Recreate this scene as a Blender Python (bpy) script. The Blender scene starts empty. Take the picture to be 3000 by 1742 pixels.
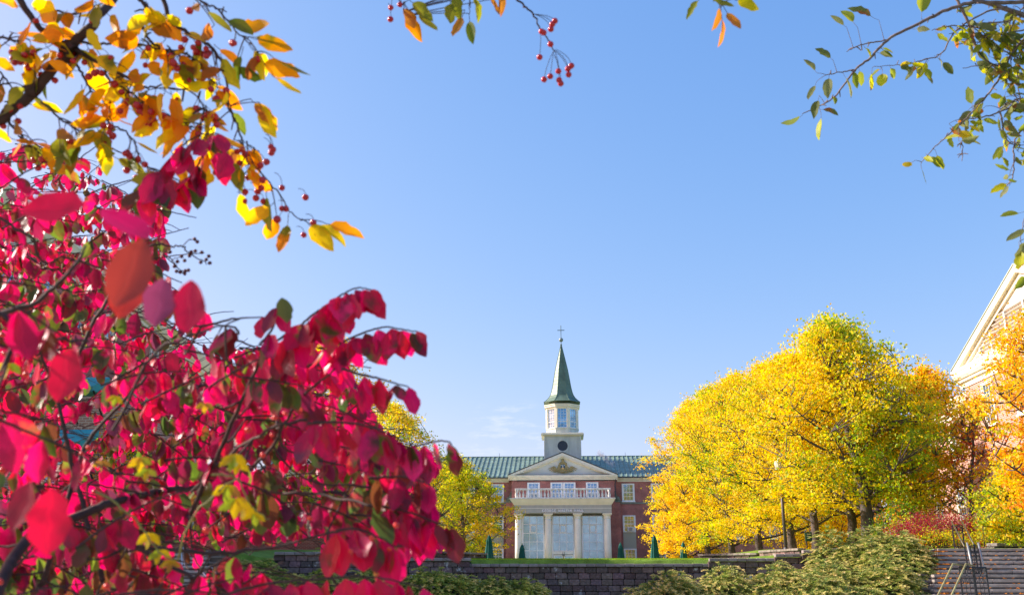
import bpy, math, random
import numpy as np
from mathutils import Vector, Matrix
R_ = math.radians
# ------------------------------------------------------------------ camera
FPX = 2770.0                      # focal length in photo pixels (photo is 3000 x 1742)
HY, VX = 1683.0, 1655.0           # horizon row and vanishing column of the quad's axis
TH = math.atan((HY - 871) / FPX)
PH = math.atan((VX - 1500) / FPX * math.cos(TH))
CAM = np.array([0.0, 0.0, 1.6])
FWD = np.array([-math.sin(PH) * math.cos(TH), math.cos(PH) * math.cos(TH), math.sin(TH)])
RGT = np.array([math.cos(PH), math.sin(PH), 0.0])
UPV = np.cross(RGT, FWD)
scene = bpy.context.scene
cd = bpy.data.cameras.new('camera')
cd.sensor_width = 36; cd.sensor_fit = 'HORIZONTAL'; cd.lens = FPX / 3000 * 36
cd.clip_start = 0.05; cd.clip_end = 6000
cd.dof.use_dof = True; cd.dof.focus_distance = 45; cd.dof.aperture_fstop = 10
cam = bpy.data.objects.new('camera', cd)
scene.collection.objects.link(cam)
m3 = Matrix((RGT, UPV, -FWD)).transposed()
cam.matrix_world = Matrix.Translation(Vector(CAM)) @ m3.to_4x4()
scene.camera = cam
# ------------------------------------------------------------------ light
SUN_AZ, SUN_EL = -81.0, 30.0      # degrees from +Y towards +X, elevation
w = bpy.data.worlds.new("World"); scene.world = w; w.use_nodes = True
nt = w.node_tree; nt.nodes.clear()
def N(t, typ, **kw):
    n = t.nodes.new(typ)
    for k, v in kw.items():
        if k.startswith('i_'): n.inputs[k[2:].replace('_', ' ')].default_value = v
        else: setattr(n, k, v)
    return n
sky = N(nt, 'ShaderNodeTexSky'); sky.sky_type = 'NISHITA'; sky.sun_disc = False
sky.sun_elevation = R_(SUN_EL); sky.sun_rotation = R_(SUN_AZ)
sky.air_density = 1.0; sky.dust_density = 1.5; sky.ozone_density = 2.5; sky.altitude = 0
bg = N(nt, 'ShaderNodeBackground'); bg.inputs['Strength'].default_value = 0.15
out = N(nt, 'ShaderNodeOutputWorld')
# thin wisps of cloud low over the hall, part of the sky itself
geo = N(nt, 'ShaderNodeTexCoord'); mp = N(nt, 'ShaderNodeMapping'); mp.inputs['Scale'].default_value = (9, 9, 42)
nz = N(nt, 'ShaderNodeTexNoise'); nz.inputs['Scale'].default_value = 2.6; nz.inputs['Detail'].default_value = 7; nz.inputs['Roughness'].default_value = .68
rp = N(nt, 'ShaderNodeValToRGB'); rp.color_ramp.elements[0].position = .50; rp.color_ramp.elements[1].position = .80
dot = N(nt, 'ShaderNodeVectorMath', operation='DISTANCE')
_d = FWD + (1490 - 1500) / FPX * RGT - (1305 - 871) / FPX * UPV; _d /= np.linalg.norm(_d)
dot.inputs[1].default_value = tuple(_d)
fall = N(nt, 'ShaderNodeMapRange'); fall.inputs['From Min'].default_value = .055; fall.inputs['From Max'].default_value = .035
mul = N(nt, 'ShaderNodeMath', operation='MULTIPLY'); mix = N(nt, 'ShaderNodeMixRGB')
EXPO = .85; KS = 1 / (.15 * 2 ** EXPO); mix.inputs['Color2'].default_value = (.86 * KS, .93 * KS, 1.05 * KS, 1)
L = nt.links.new
L(geo.outputs['Generated'], mp.inputs[0]); L(mp.outputs[0], nz.inputs['Vector']); L(nz.outputs['Fac'], rp.inputs[0])
L(geo.outputs['Generated'], dot.inputs[0]); L(dot.outputs['Value'], fall.inputs['Value'])
L(rp.outputs[0], mul.inputs[0]); L(fall.outputs[0], mul.inputs[1]); L(mul.outputs[0], mix.inputs['Fac'])
sep = N(nt, 'ShaderNodeSeparateColor'); cmb = N(nt, 'ShaderNodeCombineColor'); L(sky.outputs[0], sep.inputs[0])
for ch, (k_, p_) in enumerate(((1.16, 1.14), (.88, .72), (1.05, .38))):      # deepen the blue of this clear autumn sky
    m0 = N(nt, 'ShaderNodeMath', operation='MULTIPLY'); m0.inputs[1].default_value = .2196
    m1_ = N(nt, 'ShaderNodeMath', operation='POWER'); m1_.inputs[1].default_value = p_
    m2_ = N(nt, 'ShaderNodeMath', operation='MULTIPLY'); m2_.inputs[1].default_value = k_ * KS
    L(sep.outputs[ch], m0.inputs[0]); L(m0.outputs[0], m1_.inputs[0]); L(m1_.outputs[0], m2_.inputs[0]); L(m2_.outputs[0], cmb.inputs[ch])
L(cmb.outputs[0], mix.inputs['Color1']); L(mix.outputs[0], bg.inputs['Color']); L(bg.outputs[0], out.inputs[0])
sl = bpy.data.lights.new('sun', 'SUN'); sl.energy = 4.8; sl.angle = R_(.5); sl.color = (1, .93, .82)
so = bpy.data.objects.new('sun', sl); scene.collection.objects.link(so)
SUND = Vector((math.sin(R_(SUN_AZ)) * math.cos(R_(SUN_EL)), math.cos(R_(SUN_AZ)) * math.cos(R_(SUN_EL)), math.sin(R_(SUN_EL))))
so.rotation_euler = SUND.to_track_quat('Z', 'Y').to_euler(); so.location = (-30, 10, 40)
scene.view_settings.view_transform = 'Standard'; scene.view_settings.look = 'None'
scene.view_settings.exposure = EXPO; scene.view_settings.gamma = 1
scene.cycles.use_denoising = True; scene.cycles.max_bounces = 8; scene.cycles.transmission_bounces = 4
scene.cycles.diffuse_bounces = 4; scene.cycles.transparent_max_bounces = 4
# ------------------------------------------------------------------ helpers
def ray(px, py):
    return FWD + (px - 1500) / FPX * RGT - (py - 871) / FPX * UPV
def P(px, py, Y):                  # the point seen at a photo pixel on the plane y = Y
    d = ray(px, py); return CAM + d * (Y / d[1])
def PD(px, py, dist):              # ... at a distance along the view axis
    return CAM + ray(px, py) * dist
def PXp(px, py, X):
    d = ray(px, py); return CAM + d * (X / d[0])
ORG = {}
def tag(o, label=None, cat=None, group=None, kind=None):
    if label: o['label'] = label
    if cat: o['category'] = cat
    if group: o['group'] = group
    if kind: o['kind'] = kind
    return o
def empty(name, loc, rz=0, label=None, cat=None, group=None):
    o = bpy.data.objects.new(name, None); scene.collection.objects.link(o)
    o.location = tuple(loc); o.rotation_euler = (0, 0, rz); o.empty_display_size = .2
    ORG[o.name] = np.array(loc, float) if rz == 0 else np.zeros(3)
    return tag(o, label, cat, group)
def link(name, me, mat, parent=None):
    o = bpy.data.objects.new(name, me); scene.collection.objects.link(o)
    if mat:
        for m_ in (mat if isinstance(mat, (list, tuple)) else [mat]): me.materials.append(m_)
    if parent is not None:
        o.parent = parent
        ORG[o.name] = ORG[parent.name]
    else: ORG[o.name] = np.zeros(3)
    return o
def np_mesh(name, V, F, attrs=None, uv=None, smooth=False):
    """V (n,3) float, F (m,k) int"""
    me = bpy.data.meshes.new(name)
    V = np.ascontiguousarray(V, np.float32); F = np.ascontiguousarray(F, np.int32)
    n, (m, k) = len(V), F.shape
    me.vertices.add(n); me.vertices.foreach_set('co', V.ravel())
    me.loops.add(m * k); me.loops.foreach_set('vertex_index', F.ravel())
    me.polygons.add(m); me.polygons.foreach_set('loop_start', np.arange(0, m * k, k, dtype=np.int32))
    me.polygons.foreach_set('use_smooth', np.full(m, smooth))
    for an, arr in (attrs or {}).items():
        a = me.attributes.new(an, 'FLOAT_COLOR', 'POINT')
        c = np.ones((n, 4), np.float32); c[:, :3] = arr; a.data.foreach_set('color', c.ravel())
    if uv is not None:
        u = me.uv_layers.new(name='UVMap'); u.data.foreach_set('uv', np.ascontiguousarray(uv[F.ravel()], np.float32).ravel())
    me.update(calc_edges=True); me.validate()
    return me
class MB:
    def __init__(s): s.v = []; s.f = []; s.c = []; s.col = None
    def add(s, vs, fs):
        b = len(s.v); s.v += [tuple(map(float, v)) for v in vs]; s.f += [tuple(i + b for i in f) for f in fs]
        if s.col is not None: s.c += [s.col] * len(vs)
        return s
    def box(s, x0, x1, y0, y1, z0, z1):
        return s.add([(x0, y0, z0), (x1, y0, z0), (x1, y1, z0), (x0, y1, z0), (x0, y0, z1), (x1, y0, z1), (x1, y1, z1), (x0, y1, z1)],
            [(0, 3, 2, 1), (4, 5, 6, 7), (0, 1, 5, 4), (1, 2, 6, 5), (2, 3, 7, 6), (3, 0, 4, 7)])
    def obox(s, c, ax, ay, az, hx, hy, hz):   # oriented box
        c = np.array(c, float); ax, ay, az = [np.array(a, float) for a in (ax, ay, az)]
        vs = [c + sx * hx * ax + sy * hy * ay + sz * hz * az for sz in (-1, 1) for sx, sy in ((-1, -1), (1, -1), (1, 1), (-1, 1))]
        return s.add(vs, [(0, 3, 2, 1), (4, 5, 6, 7), (0, 1, 5, 4), (1, 2, 6, 5), (2, 3, 7, 6), (3, 0, 4, 7)])
    def prism(s, poly, a, b, axis='y'):        # poly of 2D points extruded between a and b
        n = len(poly)
        f = {'y': lambda p, t: (p[0], t, p[1]), 'x': lambda p, t: (t, p[0], p[1]), 'z': lambda p, t: (p[0], p[1], t)}[axis]
        vs = [f(p, a) for p in poly] + [f(p, b) for p in poly]
        return s.add(vs, [tuple(range(n)), tuple(range(2 * n - 1, n - 1, -1))] + [(i, i + n, (i + 1) % n + n, (i + 1) % n) for i in range(n)])
    def lathe(s, prof, cx, cy, n=24, rot=0, cz=0):
        vs = []; k = len(prof)
        for r, z in prof:
            for i in range(n):
                a = rot + 2 * math.pi * i / n; vs.append((cx + r * math.cos(a), cy + r * math.sin(a), cz + z))
        fs = [(j * n + i, j * n + (i + 1) % n, (j + 1) * n + (i + 1) % n, (j + 1) * n + i) for j in range(k - 1) for i in range(n)]
        fs += [tuple(range(n - 1, -1, -1)), tuple((k - 1) * n + i for i in range(n))]
        return s.add(vs, fs)
    def tube(s, pts, rad, n=8):
        pts = [np.array(p, float) for p in pts]; rad = rad if hasattr(rad, '__len__') else [rad] * len(pts)
        vs = []
        for i, p in enumerate(pts):
            t = pts[min(i + 1, len(pts) - 1)] - pts[max(i - 1, 0)]; t /= (np.linalg.norm(t) + 1e-9)
            u = np.cross(t, (0, 0, 1.) if abs(t[2]) < .9 else (1., 0, 0)); u /= np.linalg.norm(u); q = np.cross(t, u)
            for j in range(n):
                a = 2 * math.pi * j / n; vs.append(p + rad[i] * (math.cos(a) * u + math.sin(a) * q))
        fs = [(j * n + i, j * n + (i + 1) % n, (j + 1) * n + (i + 1) % n, (j + 1) * n + i) for j in range(len(pts) - 1) for i in range(n)]
        fs += [tuple(range(n - 1, -1, -1)), tuple((len(pts) - 1) * n + i for i in range(n))]
        return s.add(vs, fs)
    def sphere(s, c, r, n=12, m=8, sc=(1, 1, 1)):
        vs = []; 
        for j in range(m + 1):
            th = math.pi * j / m
            for i in range(n):
                a = 2 * math.pi * i / n
                vs.append((c[0] + r * sc[0] * math.sin(th) * math.cos(a), c[1] + r * sc[1] * math.sin(th) * math.sin(a), c[2] + r * sc[2] * math.cos(th)))
        return s.add(vs, [(j * n + i, (j + 1) * n + i, (j + 1) * n + (i + 1) % n, j * n + (i + 1) % n) for j in range(m) for i in range(n)])
    def build(s, name, mat, parent=None, local=False, smooth=False, bevel=0):
        me = bpy.data.meshes.new(name)
        off = np.zeros(3) if (parent is None or local) else ORG[parent.name]
        me.from_pydata([tuple(np.array(v) - off) for v in s.v], [], s.f); me.update(); me.validate()
        if s.c:
            a = me.attributes.new('col', 'FLOAT_COLOR', 'POINT')
            a.data.foreach_set('color', np.array([tuple(c) + (1,) for c in s.c], np.float32).ravel())
        if smooth: me.polygons.foreach_set('use_smooth', [True] * len(me.polygons))
        o = link(name, me, mat, parent)
        if bevel:
            b = o.modifiers.new('b', 'BEVEL'); b.width = bevel; b.segments = 1; b.limit_method = 'ANGLE'
        return o
# ------------------------------------------------------------------ materials
def srgb(r, g, b):
    f = lambda c: (c / 255 / 12.92) if c <= 10 else ((c / 255 + .055) / 1.055) ** 2.4
    return (f(r), f(g), f(b))
MATS = {}
def mat(name, col=(.5, .5, .5), rough=.7, spec=.4, metal=0, noise=None, bump=None, attr=None, trans=0, colnodes=None):
    if name in MATS: return MATS[name]
    m = bpy.data.materials.new(name); m.use_nodes = True; t = m.node_tree; t.nodes.clear(); LK = t.links.new
    p = N(t, 'ShaderNodeBsdfPrincipled'); o = N(t, 'ShaderNodeOutputMaterial')
    p.inputs['Roughness'].default_value = rough; p.inputs['Specular IOR Level'].default_value = spec; p.inputs['Metallic'].default_value = metal
    tc = N(t, 'ShaderNodeTexCoord'); csock = None
    if attr:
        a = N(t, 'ShaderNodeAttribute'); a.attribute_name = attr; csock = a.outputs['Color']
    else:
        rgb = N(t, 'ShaderNodeRGB'); rgb.outputs[0].default_value = tuple(col) + (1,); csock = rgb.outputs[0]
    if colnodes: csock = colnodes(t, LK, tc, csock)
    for (sc, det, lo, hi, stretch) in (noise or []):
        mp = N(t, 'ShaderNodeMapping'); mp.inputs['Scale'].default_value = stretch
        nz = N(t, 'ShaderNodeTexNoise'); nz.inputs['Scale'].default_value = sc; nz.inputs['Detail'].default_value = det
        mr = N(t, 'ShaderNodeMapRange'); mr.inputs['From Min'].default_value = .3; mr.inputs['From Max'].default_value = .7
        mr.inputs['To Min'].default_value = lo; mr.inputs['To Max'].default_value = hi
        vm = N(t, 'ShaderNodeVectorMath', operation='SCALE')
        LK(tc.outputs['Object'], mp.inputs[0]); LK(mp.outputs[0], nz.inputs['Vector']); LK(nz.outputs['Fac'], mr.inputs['Value'])
        LK(csock, vm.inputs[0]); LK(mr.outputs[0], vm.inputs['Scale']); csock = vm.outputs[0]
    LK(csock, p.inputs['Base Color'])
    if bump:
        nz = N(t, 'ShaderNodeTexNoise'); nz.inputs['Scale'].default_value = bump[0]; nz.inputs['Detail'].default_value = 6
        b = N(t, 'ShaderNodeBump'); b.inputs['Strength'].default_value = bump[1]; b.inputs['Distance'].default_value = bump[2]
        LK(tc.outputs['Object'], nz.inputs['Vector']); LK(nz.outputs['Fac'], b.inputs['Height']); LK(b.outputs[0], p.inputs['Normal'])
    if trans:
        tr = N(t, 'ShaderNodeBsdfTranslucent'); ms = N(t, 'ShaderNodeMixShader'); ms.inputs[0].default_value = trans
        hs = N(t, 'ShaderNodeHueSaturation'); hs.inputs['Saturation'].default_value = 1.1; hs.inputs['Value'].default_value = 1.25
        LK(csock, hs.inputs['Color']); LK(hs.outputs[0], tr.inputs['Color'])
        LK(p.outputs[0], ms.inputs[1]); LK(tr.outputs[0], ms.inputs[2]); LK(ms.outputs[0], o.inputs[0])
    else: LK(p.outputs[0], o.inputs[0])
    MATS[name] = m
    return m
def wall_uv(t, LK, tc, sx=1, sz=1):   # (x+y, z) mapping for upright walls
    s = N(t, 'ShaderNodeSeparateXYZ'); a = N(t, 'ShaderNodeMath', operation='ADD'); c = N(t, 'ShaderNodeCombineXYZ')
    LK(tc.outputs['Object'], s.inputs[0]); LK(s.outputs[0], a.inputs[0]); LK(s.outputs[1], a.inputs[1])
    LK(a.outputs[0], c.inputs[0]); LK(s.outputs[2], c.inputs[1]); return c.outputs[0]
def brick_nodes(c1, c2, mortar, bw=.24, bh=.085, ms=.012):
    def f(t, LK, tc, cs):
        b = N(t, 'ShaderNodeTexBrick'); b.inputs['Color1'].default_value = c1 + (1,); b.inputs['Color2'].default_value = c2 + (1,)
        b.inputs['Mortar'].default_value = mortar + (1,); b.inputs['Scale'].default_value = 1; b.inputs['Mortar Size'].default_value = ms
        b.inputs['Brick Width'].default_value = bw; b.inputs['Row Height'].default_value = bh; b.inputs['Bias'].default_value = -.1
        LK(wall_uv(t, LK, tc), b.inputs['Vector']); return b.outputs['Color']
    return f
BRICK = mat('brick', rough=.85, spec=.2, noise=[(1.1, 5, .75, 1.2, (1, 1, 1)), (9, 3, .85, 1.12, (1, 1, .5))], colnodes=brick_nodes((.37, .085, .070), (.25, .055, .050), (.46, .32, .29)))
BRICK2 = mat('pale_brick', rough=.85, spec=.2, noise=[(.9, 5, .85, 1.15, (1, 1, 1))], colnodes=brick_nodes((.50, .24, .19), (.40, .17, .14), (.6, .45, .38)))
STONE = mat('limestone', (.80, .78, .69), .8, .25, noise=[(2, 6, .88, 1.08, (1, 1, .4)), (14, 3, .94, 1.04, (1, 1, 1))])
FRIEZE = mat('grey_render', (.44, .43, .39), .85, .2, noise=[(2.5, 5, .9, 1.08, (1, 1, .3))])
TOWERM = mat('pale_tower_paint', (.58, .62, .57), .7, .3, noise=[(1.4, 6, .80, 1.08, (1.6, 1.6, .25)), (.5, 3, .9, 1.05, (1, 1, 1))])
TYMP = mat('tympanum_render', (.76, .78, .76), .8, .2, noise=[(1.2, 5, .92, 1.05, (1, 1, 1))])
CREAM = mat('cream_paint', (.84, .79, .64), .55, .35, noise=[(1.5, 5, .9, 1.05, (1, 1, .4))])
WHITE = mat('white_paint', (.85, .86, .87), .45, .4, noise=[(3, 4, .92, 1.04, (1, 1, 1))])
WEATH = mat('weathered_white', (.80, .80, .74), .8, .2, noise=[(3.5, 6, .62, 1.15, (1, 1, .6)), (16, 3, .85, 1.1, (1, 1, 1))])
ROOFM = mat('green_metal_roof', (.21, .30, .24), .5, .4, .05, noise=[(.8, 4, .75, 1.2, (1, 1, 1)), (2.2, 6, .8, 1.15, (3, 1, .3))])
COPPER = mat('spire_copper', (.12, .19, .14), .5, .4, .1, noise=[(1.6, 5, .75, 1.2, (1, 1, .5)), (8, 3, .9, 1.1, (1, 1, 2))])
DARK = mat('dark_recess', (.02, .022, .025), .6, .3)
IRON = mat('black_iron', (.025, .027, .035), .4, .5, .3)
GUTTER = mat('dark_flashing', (.035, .04, .055), .5, .4)
GOLD = mat('weathered_gold', (.40, .33, .16), .65, .4, .1, noise=[(9, 4, .6, 1.25, (1, 1, 1))])
BLUE = mat('shield_blue', (.02, .09, .17), .6, .3)
def glass_mat(name, base, metal, rough=.06, bump=0):
    return mat(name, base, rough, .9, metal, bump=(1.3, .12, .05) if bump else None, noise=[(1.3, 3, .8, 1.15, (1, 1, 1))])
GLASS = glass_mat('window_glass', (.20, .33, .50), .7, .04)
GLASSB = glass_mat('lobby_glass', (.42, .58, .64), .6, .10)
LOUV = mat('louvre', (.055, .065, .09), .5, .4)
# ------------------------------------------------------------------ ground
def smooth(a, b, x):
    t = min(1, max(0, (x - a) / (b - a))); return t * t * (3 - 2 * t)
def lerp(a, b, t): return a + (b - a) * t
def wall_front(x):                                # the curved front retaining wall in plan
    return 33.2 - .006 * (x - 1) ** 2
def gh(x, y):
    side = max(smooth(8.6, 11.5, x), smooth(-9.5, -12, x))
    wf = wall_front(x)
    low = lerp(0, .75, smooth(23, 31, y))
    lawn = 2.0 + .56 * smooth(wf - 12, 66, y)
    lawn = lerp(lawn, 2.50, smooth(70, 71.5, y))
    mid = low if y < wf + .05 else lerp(low, lawn, smooth(wf + .05, wf + .25, y))
    bank = lerp(0, .75, smooth(23, 27.5, y)); bank = lerp(bank, 2.42, smooth(27.5, 31.3, y)); bank = lerp(bank, 3.0, smooth(35, 58, y))
    bank = lerp(bank, 2.65, smooth(92, 98, y))
    sl0 = 9.0 + (y - 25.3) * .385; st = smooth(sl0 - .2, sl0, abs(x)) * (1 - smooth(16.8, 17.2, abs(x)))
    if y < 31.6: bank = lerp(bank, min(bank, max(0, .65 + (y - 25.6) * .27)), st)
    return lerp(mid, bank, side)
xs = sorted(set([-1500, -600, -250, -120, -80, -60] + [round(v, 2) for v in np.arange(-45, 45.1, .75)] + [60, 80, 120, 250, 600, 1500]))
ys = sorted(set([-1500, -500, -150, -50, -20, -8, 0, 8, 16, 20] + [round(v, 2) for v in np.arange(22, 40, .5)] + [round(v, 1) for v in np.arange(40, 140, 2)] + [round(v, 2) for v in np.arange(32, 34, .1)] + [69.8, 70, 71.5, 170, 250, 500, 1500, 3000]))
V = [(x, y, gh(x, y)) for y in ys for x in xs]; nx = len(xs)
F = [(j * nx + i, j * nx + i + 1, (j + 1) * nx + i + 1, (j + 1) * nx + i) for j in range(len(ys) - 1) for i in range(nx - 1)]
GRASSM = mat('lawn_ground', (.15, .24, .035), .9, .1, noise=[(3, 6, .7, 1.3, (1, 1, 1)), (30, 4, .75, 1.25, (1, 1, 1))], bump=(40, .5, .05))
g = link('ground', np_mesh('ground', V, F, smooth=True), GRASSM); tag(g, kind='structure')
PAVE = mat('paving', (.33, .30, .27), .85, .2, noise=[(2, 5, .8, 1.15, (1, 1, 1))])
mb = MB(); mb.add([(-9, 71.6, 2.506), (9, 71.6, 2.506), (9, 99, 2.58), (-9, 99, 2.58)], [(0, 1, 2, 3)])
tag(mb.build('patio', PAVE), kind='structure')
mb = MB(); mb.add([(-3.5, -6, .006), (3.5, -6, .006), (3.5, 21, .006), (-3.5, 21, .006)], [(0, 1, 2, 3)])
tag(mb.build('path', PAVE), kind='structure')
# grass blades on the lawn just behind the wall
rng = np.random.default_rng(5)
def blades(n, x0, x1, y0, y1, h, seed, mat_, name):
    r = np.random.default_rng(seed)
    X = r.uniform(x0, x1, n); Y = wall_front(0) + (r.uniform(0, 1, n) ** 1.8) * (y1 - y0) + .1
    Z = np.array([gh(a, b) for a, b in zip(X, Y)]); ok = Y > np.array([wall_front(a) for a in X]) + .35; X, Y, Z = X[ok], Y[ok], Z[ok]; n = len(X)
    P0 = np.stack([X, Y, Z], 1); hh = h * r.uniform(.5, 1.4, n)[:, None]
    s = np.stack([np.cos(q := r.uniform(0, 3.14, n)), np.sin(q), 0 * q], 1) * .008 * (1 + Y[:, None] / 30)
    tip = P0 + np.stack([r.normal(0, .3, n), r.normal(0, .3, n), np.ones(n)], 1) * hh
    V = np.stack([P0 - s * .6, P0 + s * .6, tip], 1).reshape(-1, 3)
    c = np.array([.22, .36, .03]) * r.uniform(.6, 1.5, (n, 1)) + np.array([.08, .04, 0]) * r.uniform(0, 1, (n, 1)) ** 3
    me = np_mesh(name, V, np.arange(3 * n).reshape(n, 3), {'col': np.repeat(c, 3, 0)})
    return link(name, me, mat_)
GB = mat('grass_blades', attr='col', rough=.6, spec=.2, trans=.35)
tag(blades(26000, -9, 9, 33, 66, .03, 3, GB, 'grass'), 'short green grass on the sloping lawn above the retaining wall', 'grass', kind='stuff')
# ------------------------------------------------------------------ retaining walls
def block_nodes(t, LK, tc, cs):
    nz = N(t, 'ShaderNodeTexNoise'); nz.inputs['Scale'].default_value = 2.1; nz.inputs['Detail'].default_value = 5; nz.inputs['Roughness'].default_value = .7
    rp = N(t, 'ShaderNodeValToRGB'); rp.color_ramp.elements[0].position = .605; rp.color_ramp.elements[1].position = .67
    mx = N(t, 'ShaderNodeMixRGB'); mx.inputs['Color2'].default_value = (.55, .52, .52, 1)
    LK(tc.outputs['Object'], nz.inputs['Vector']); LK(nz.outputs['Fac'], rp.inputs[0]); LK(rp.outputs[0], mx.inputs['Fac']); LK(cs, mx.inputs['Color1'])
    return mx.outputs[0]
BLOCK = mat('split_block', attr='col', rough=.95, spec=.1, colnodes=block_nodes, noise=[(11, 6, .7, 1.25, (1, 1, 1))], bump=(14, .9, .05))
CAPM = mat('cap_stone', attr='col', rough=.9, spec=.15, noise=[(7, 6, .8, 1.2, (1, 1, 1))], bump=(25, .5, .02))
def resample(pts, step):
    pts = [np.array(p, float) for p in pts]; out_ = []; 
    d = [0]; 
    for a, b in zip(pts, pts[1:]): d.append(d[-1] + np.linalg.norm((b - a)[:2]))
    n = max(1, int(round(d[-1] / step)))
    for i in range(n + 1):
        s = d[-1] * i / n; k = 0
        while k < len(d) - 2 and s > d[k + 1]: k += 1
        out_.append(pts[k] + (pts[k + 1] - pts[k]) * (s - d[k]) / (d[k + 1] - d[k] + 1e-9))
    return out_
def retaining_wall(label, pts, ztop, zbot, seed=1, bl=.36, tint=(.19, .13, .12), capt=(.30, .245, .225), group='split block retaining walls round the lawn'):
    r = random.Random(seed); p0 = pts[0]
    root = empty('retaining_wall', (p0[0], p0[1], zbot), 0, label, 'wall', group)
    cap = MB(); P_ = resample([(a, b, 0) for a, b in pts], bl * .9)
    for a, b in zip(P_, P_[1:]):
        t = b - a; ln = np.linalg.norm(t); t /= ln; nrm = np.array([t[1], -t[0], 0]); k = r.uniform(.8, 1.2); cap.col = tuple(c * k for c in capt)
        c = (a + b) / 2 - nrm * (.10 + r.uniform(-.006, .006)); c[2] = ztop - .05 + r.uniform(-.004, .004)
        cap.obox(c, t, nrm, (0, 0, 1), ln / 2 - .005, .19, .05)
    cap.build('cap_stones', CAPM, root, bevel=.012)
    body = MB(); z = ztop - .102; i = 0
    while z > zbot:
        h = .2; P_ = resample([(a, b, 0) for a, b in pts], bl * r.uniform(.95, 1.2))
        for q, (a, b) in enumerate(zip(P_, P_[1:])):
            t = b - a; ln = np.linalg.norm(t); t /= ln; nrm = np.array([t[1], -t[0], 0]); k = r.uniform(.6, 1.3)
            body.col = tuple(c * k * r.uniform(.92, 1.08) for c in tint)
            c = (a + b) / 2 - nrm * (.15 + r.uniform(-.02, .02)); c[2] = z - h / 2
            body.obox(c + t * (.12 if i % 2 else -.04), t, nrm, (0, 0, 1), ln / 2 - .007, .16, h / 2 - .005)
        z -= h; i += 1
    body.build('block_courses', BLOCK, root, bevel=.02)
    mo = MB(); 
    for a, b in zip(resample([(a, b, 0) for a, b in pts], 1), resample([(a, b, 0) for a, b in pts], 1)[1:]):
        t = b - a; ln = np.linalg.norm(t); t /= ln; nrm = np.array([t[1], -t[0], 0]); c = (a + b) / 2 - nrm * .2; c[2] = (ztop + zbot) / 2 - .08
        mo.obox(c, t, nrm, (0, 0, 1), ln / 2, .12, (ztop - zbot) / 2 - .06)
    mo.build('core', DARK, root)
    return root
def zt(px, py, Y): return P(px, py, Y)[2]
def xa(px, Y, py=1650): return P(px, py, Y)[0]
def arc(x0, x1, off=0, n=12): return [(x, wall_front(x) + off) for x in np.linspace(x0, x1, n)]
ZM = zt(1650, 1650, 33.2)
x0, x1 = xa(1352, 33), xa(2088, 33)
retaining_wall('long low front run of dark split-block wall with white lime stains, centre of the lawn edge', arc(x0, x1), ZM, .2, 1)
retaining_wall('raised left stretch of block wall behind the hanging red leaves', arc(xa(1030, 33), xa(1380, 33), -.12), ZM + .19, .2, 2)
retaining_wall('short second step of block wall further left under the red leaves', arc(xa(820, 33), xa(1046, 33), -.2), ZM + .38, .2, 3)
retaining_wall('first raised step of the block wall right of the low run', arc(xa(2078, 33), xa(2296, 33), -.12), ZM + .17, .2, 4)
retaining_wall('second raised step of the block wall beside the junipers', arc(xa(2268, 33), xa(2372, 33), -.24), ZM + .30, .2, 5)
retaining_wall('topmost step of the block wall running into the junipers', arc(xa(2345, 33), xa(2480, 33), -.36, 6), ZM + .42, .2, 6)
Yb = 68.0
retaining_wall('thin centre kerb of blocks at the back of the lawn before the portico', [(xa(1466, Yb), Yb), (xa(1610, Yb), Yb + .5)], zt(1530, 1635.5, Yb), 2.3, 7, bl=.6)
retaining_wall('pale thin kerb at the back of the lawn between the two right umbrellas', [(xa(1605, Yb), Yb + .5), (xa(1790, Yb), Yb), (xa(2060, 60), 60)], zt(1900, 1639.5, 64), 2.4, 8, bl=.6, capt=(.34, .29, .26))
retaining_wall('low block kerb at the left back of the lawn under the yellow-green tree', [(xa(1130, 44), 44), (xa(1290, 50), 50), (xa(1425, 55), 55)], zt(1290, 1613, 50), 1.9, 9, bl=.45)
retaining_wall('low block kerb below the trunks of the yellow row', [(xa(2049, 52), 52), (xa(2222, 49), 49)], zt(2130, 1619.5, 50), 2.0, 10, bl=.42, capt=(.26, .22, .19))
retaining_wall('slightly higher block kerb beside the lamp pole', [(xa(2224, 49), 48.6), (xa(2346, 44), 44)], zt(2290, 1608.5, 46.5), 2.0, 11, bl=.42, capt=(.26, .22, .19))
retaining_wall('small stub of pale block kerb poking out of the juniper mound', [(xa(2402, 34), 33.9), (xa(2455, 34), 33.6)], zt(2425, 1606, 34), 2.0, 12, bl=.4, capt=(.28, .24, .2))
# ------------------------------------------------------------------ stone stairs
STEPM = mat('step_stone', attr='col', rough=.9, spec=.15, noise=[(5, 6, .75, 1.2, (1, 1, 1))], bump=(22, .6, .02))
def stairs(label, sx, seed):
    r = random.Random(seed); root = empty('stone_stairs', (13 * sx, 25.5, .5), 0, label, 'stairs', 'stone block stairs up the bank')
    n = 15; y = 25.3; z = .46
    for i in range(n):
        mb = MB(); low = i < 9
        xl = 9.16 + (y - 25.3) * .40 + (0 if low else .12)
        x = xl; rise = .128; tread = .36 if i != 8 else .62
        while x < 16.9:
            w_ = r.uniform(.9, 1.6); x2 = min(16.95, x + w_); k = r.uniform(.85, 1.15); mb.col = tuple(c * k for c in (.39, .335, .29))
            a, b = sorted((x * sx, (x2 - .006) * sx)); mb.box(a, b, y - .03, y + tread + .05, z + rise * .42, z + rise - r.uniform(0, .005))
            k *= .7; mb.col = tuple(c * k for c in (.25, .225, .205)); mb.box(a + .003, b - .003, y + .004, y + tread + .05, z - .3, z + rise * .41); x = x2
        mb.build('step', STEPM, root, bevel=.008)
        z += rise; y += tread
    return y, z
stairs('flight of grey brown stone steps right of the big juniper, scattered with fallen leaves', 1, 3)
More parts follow.
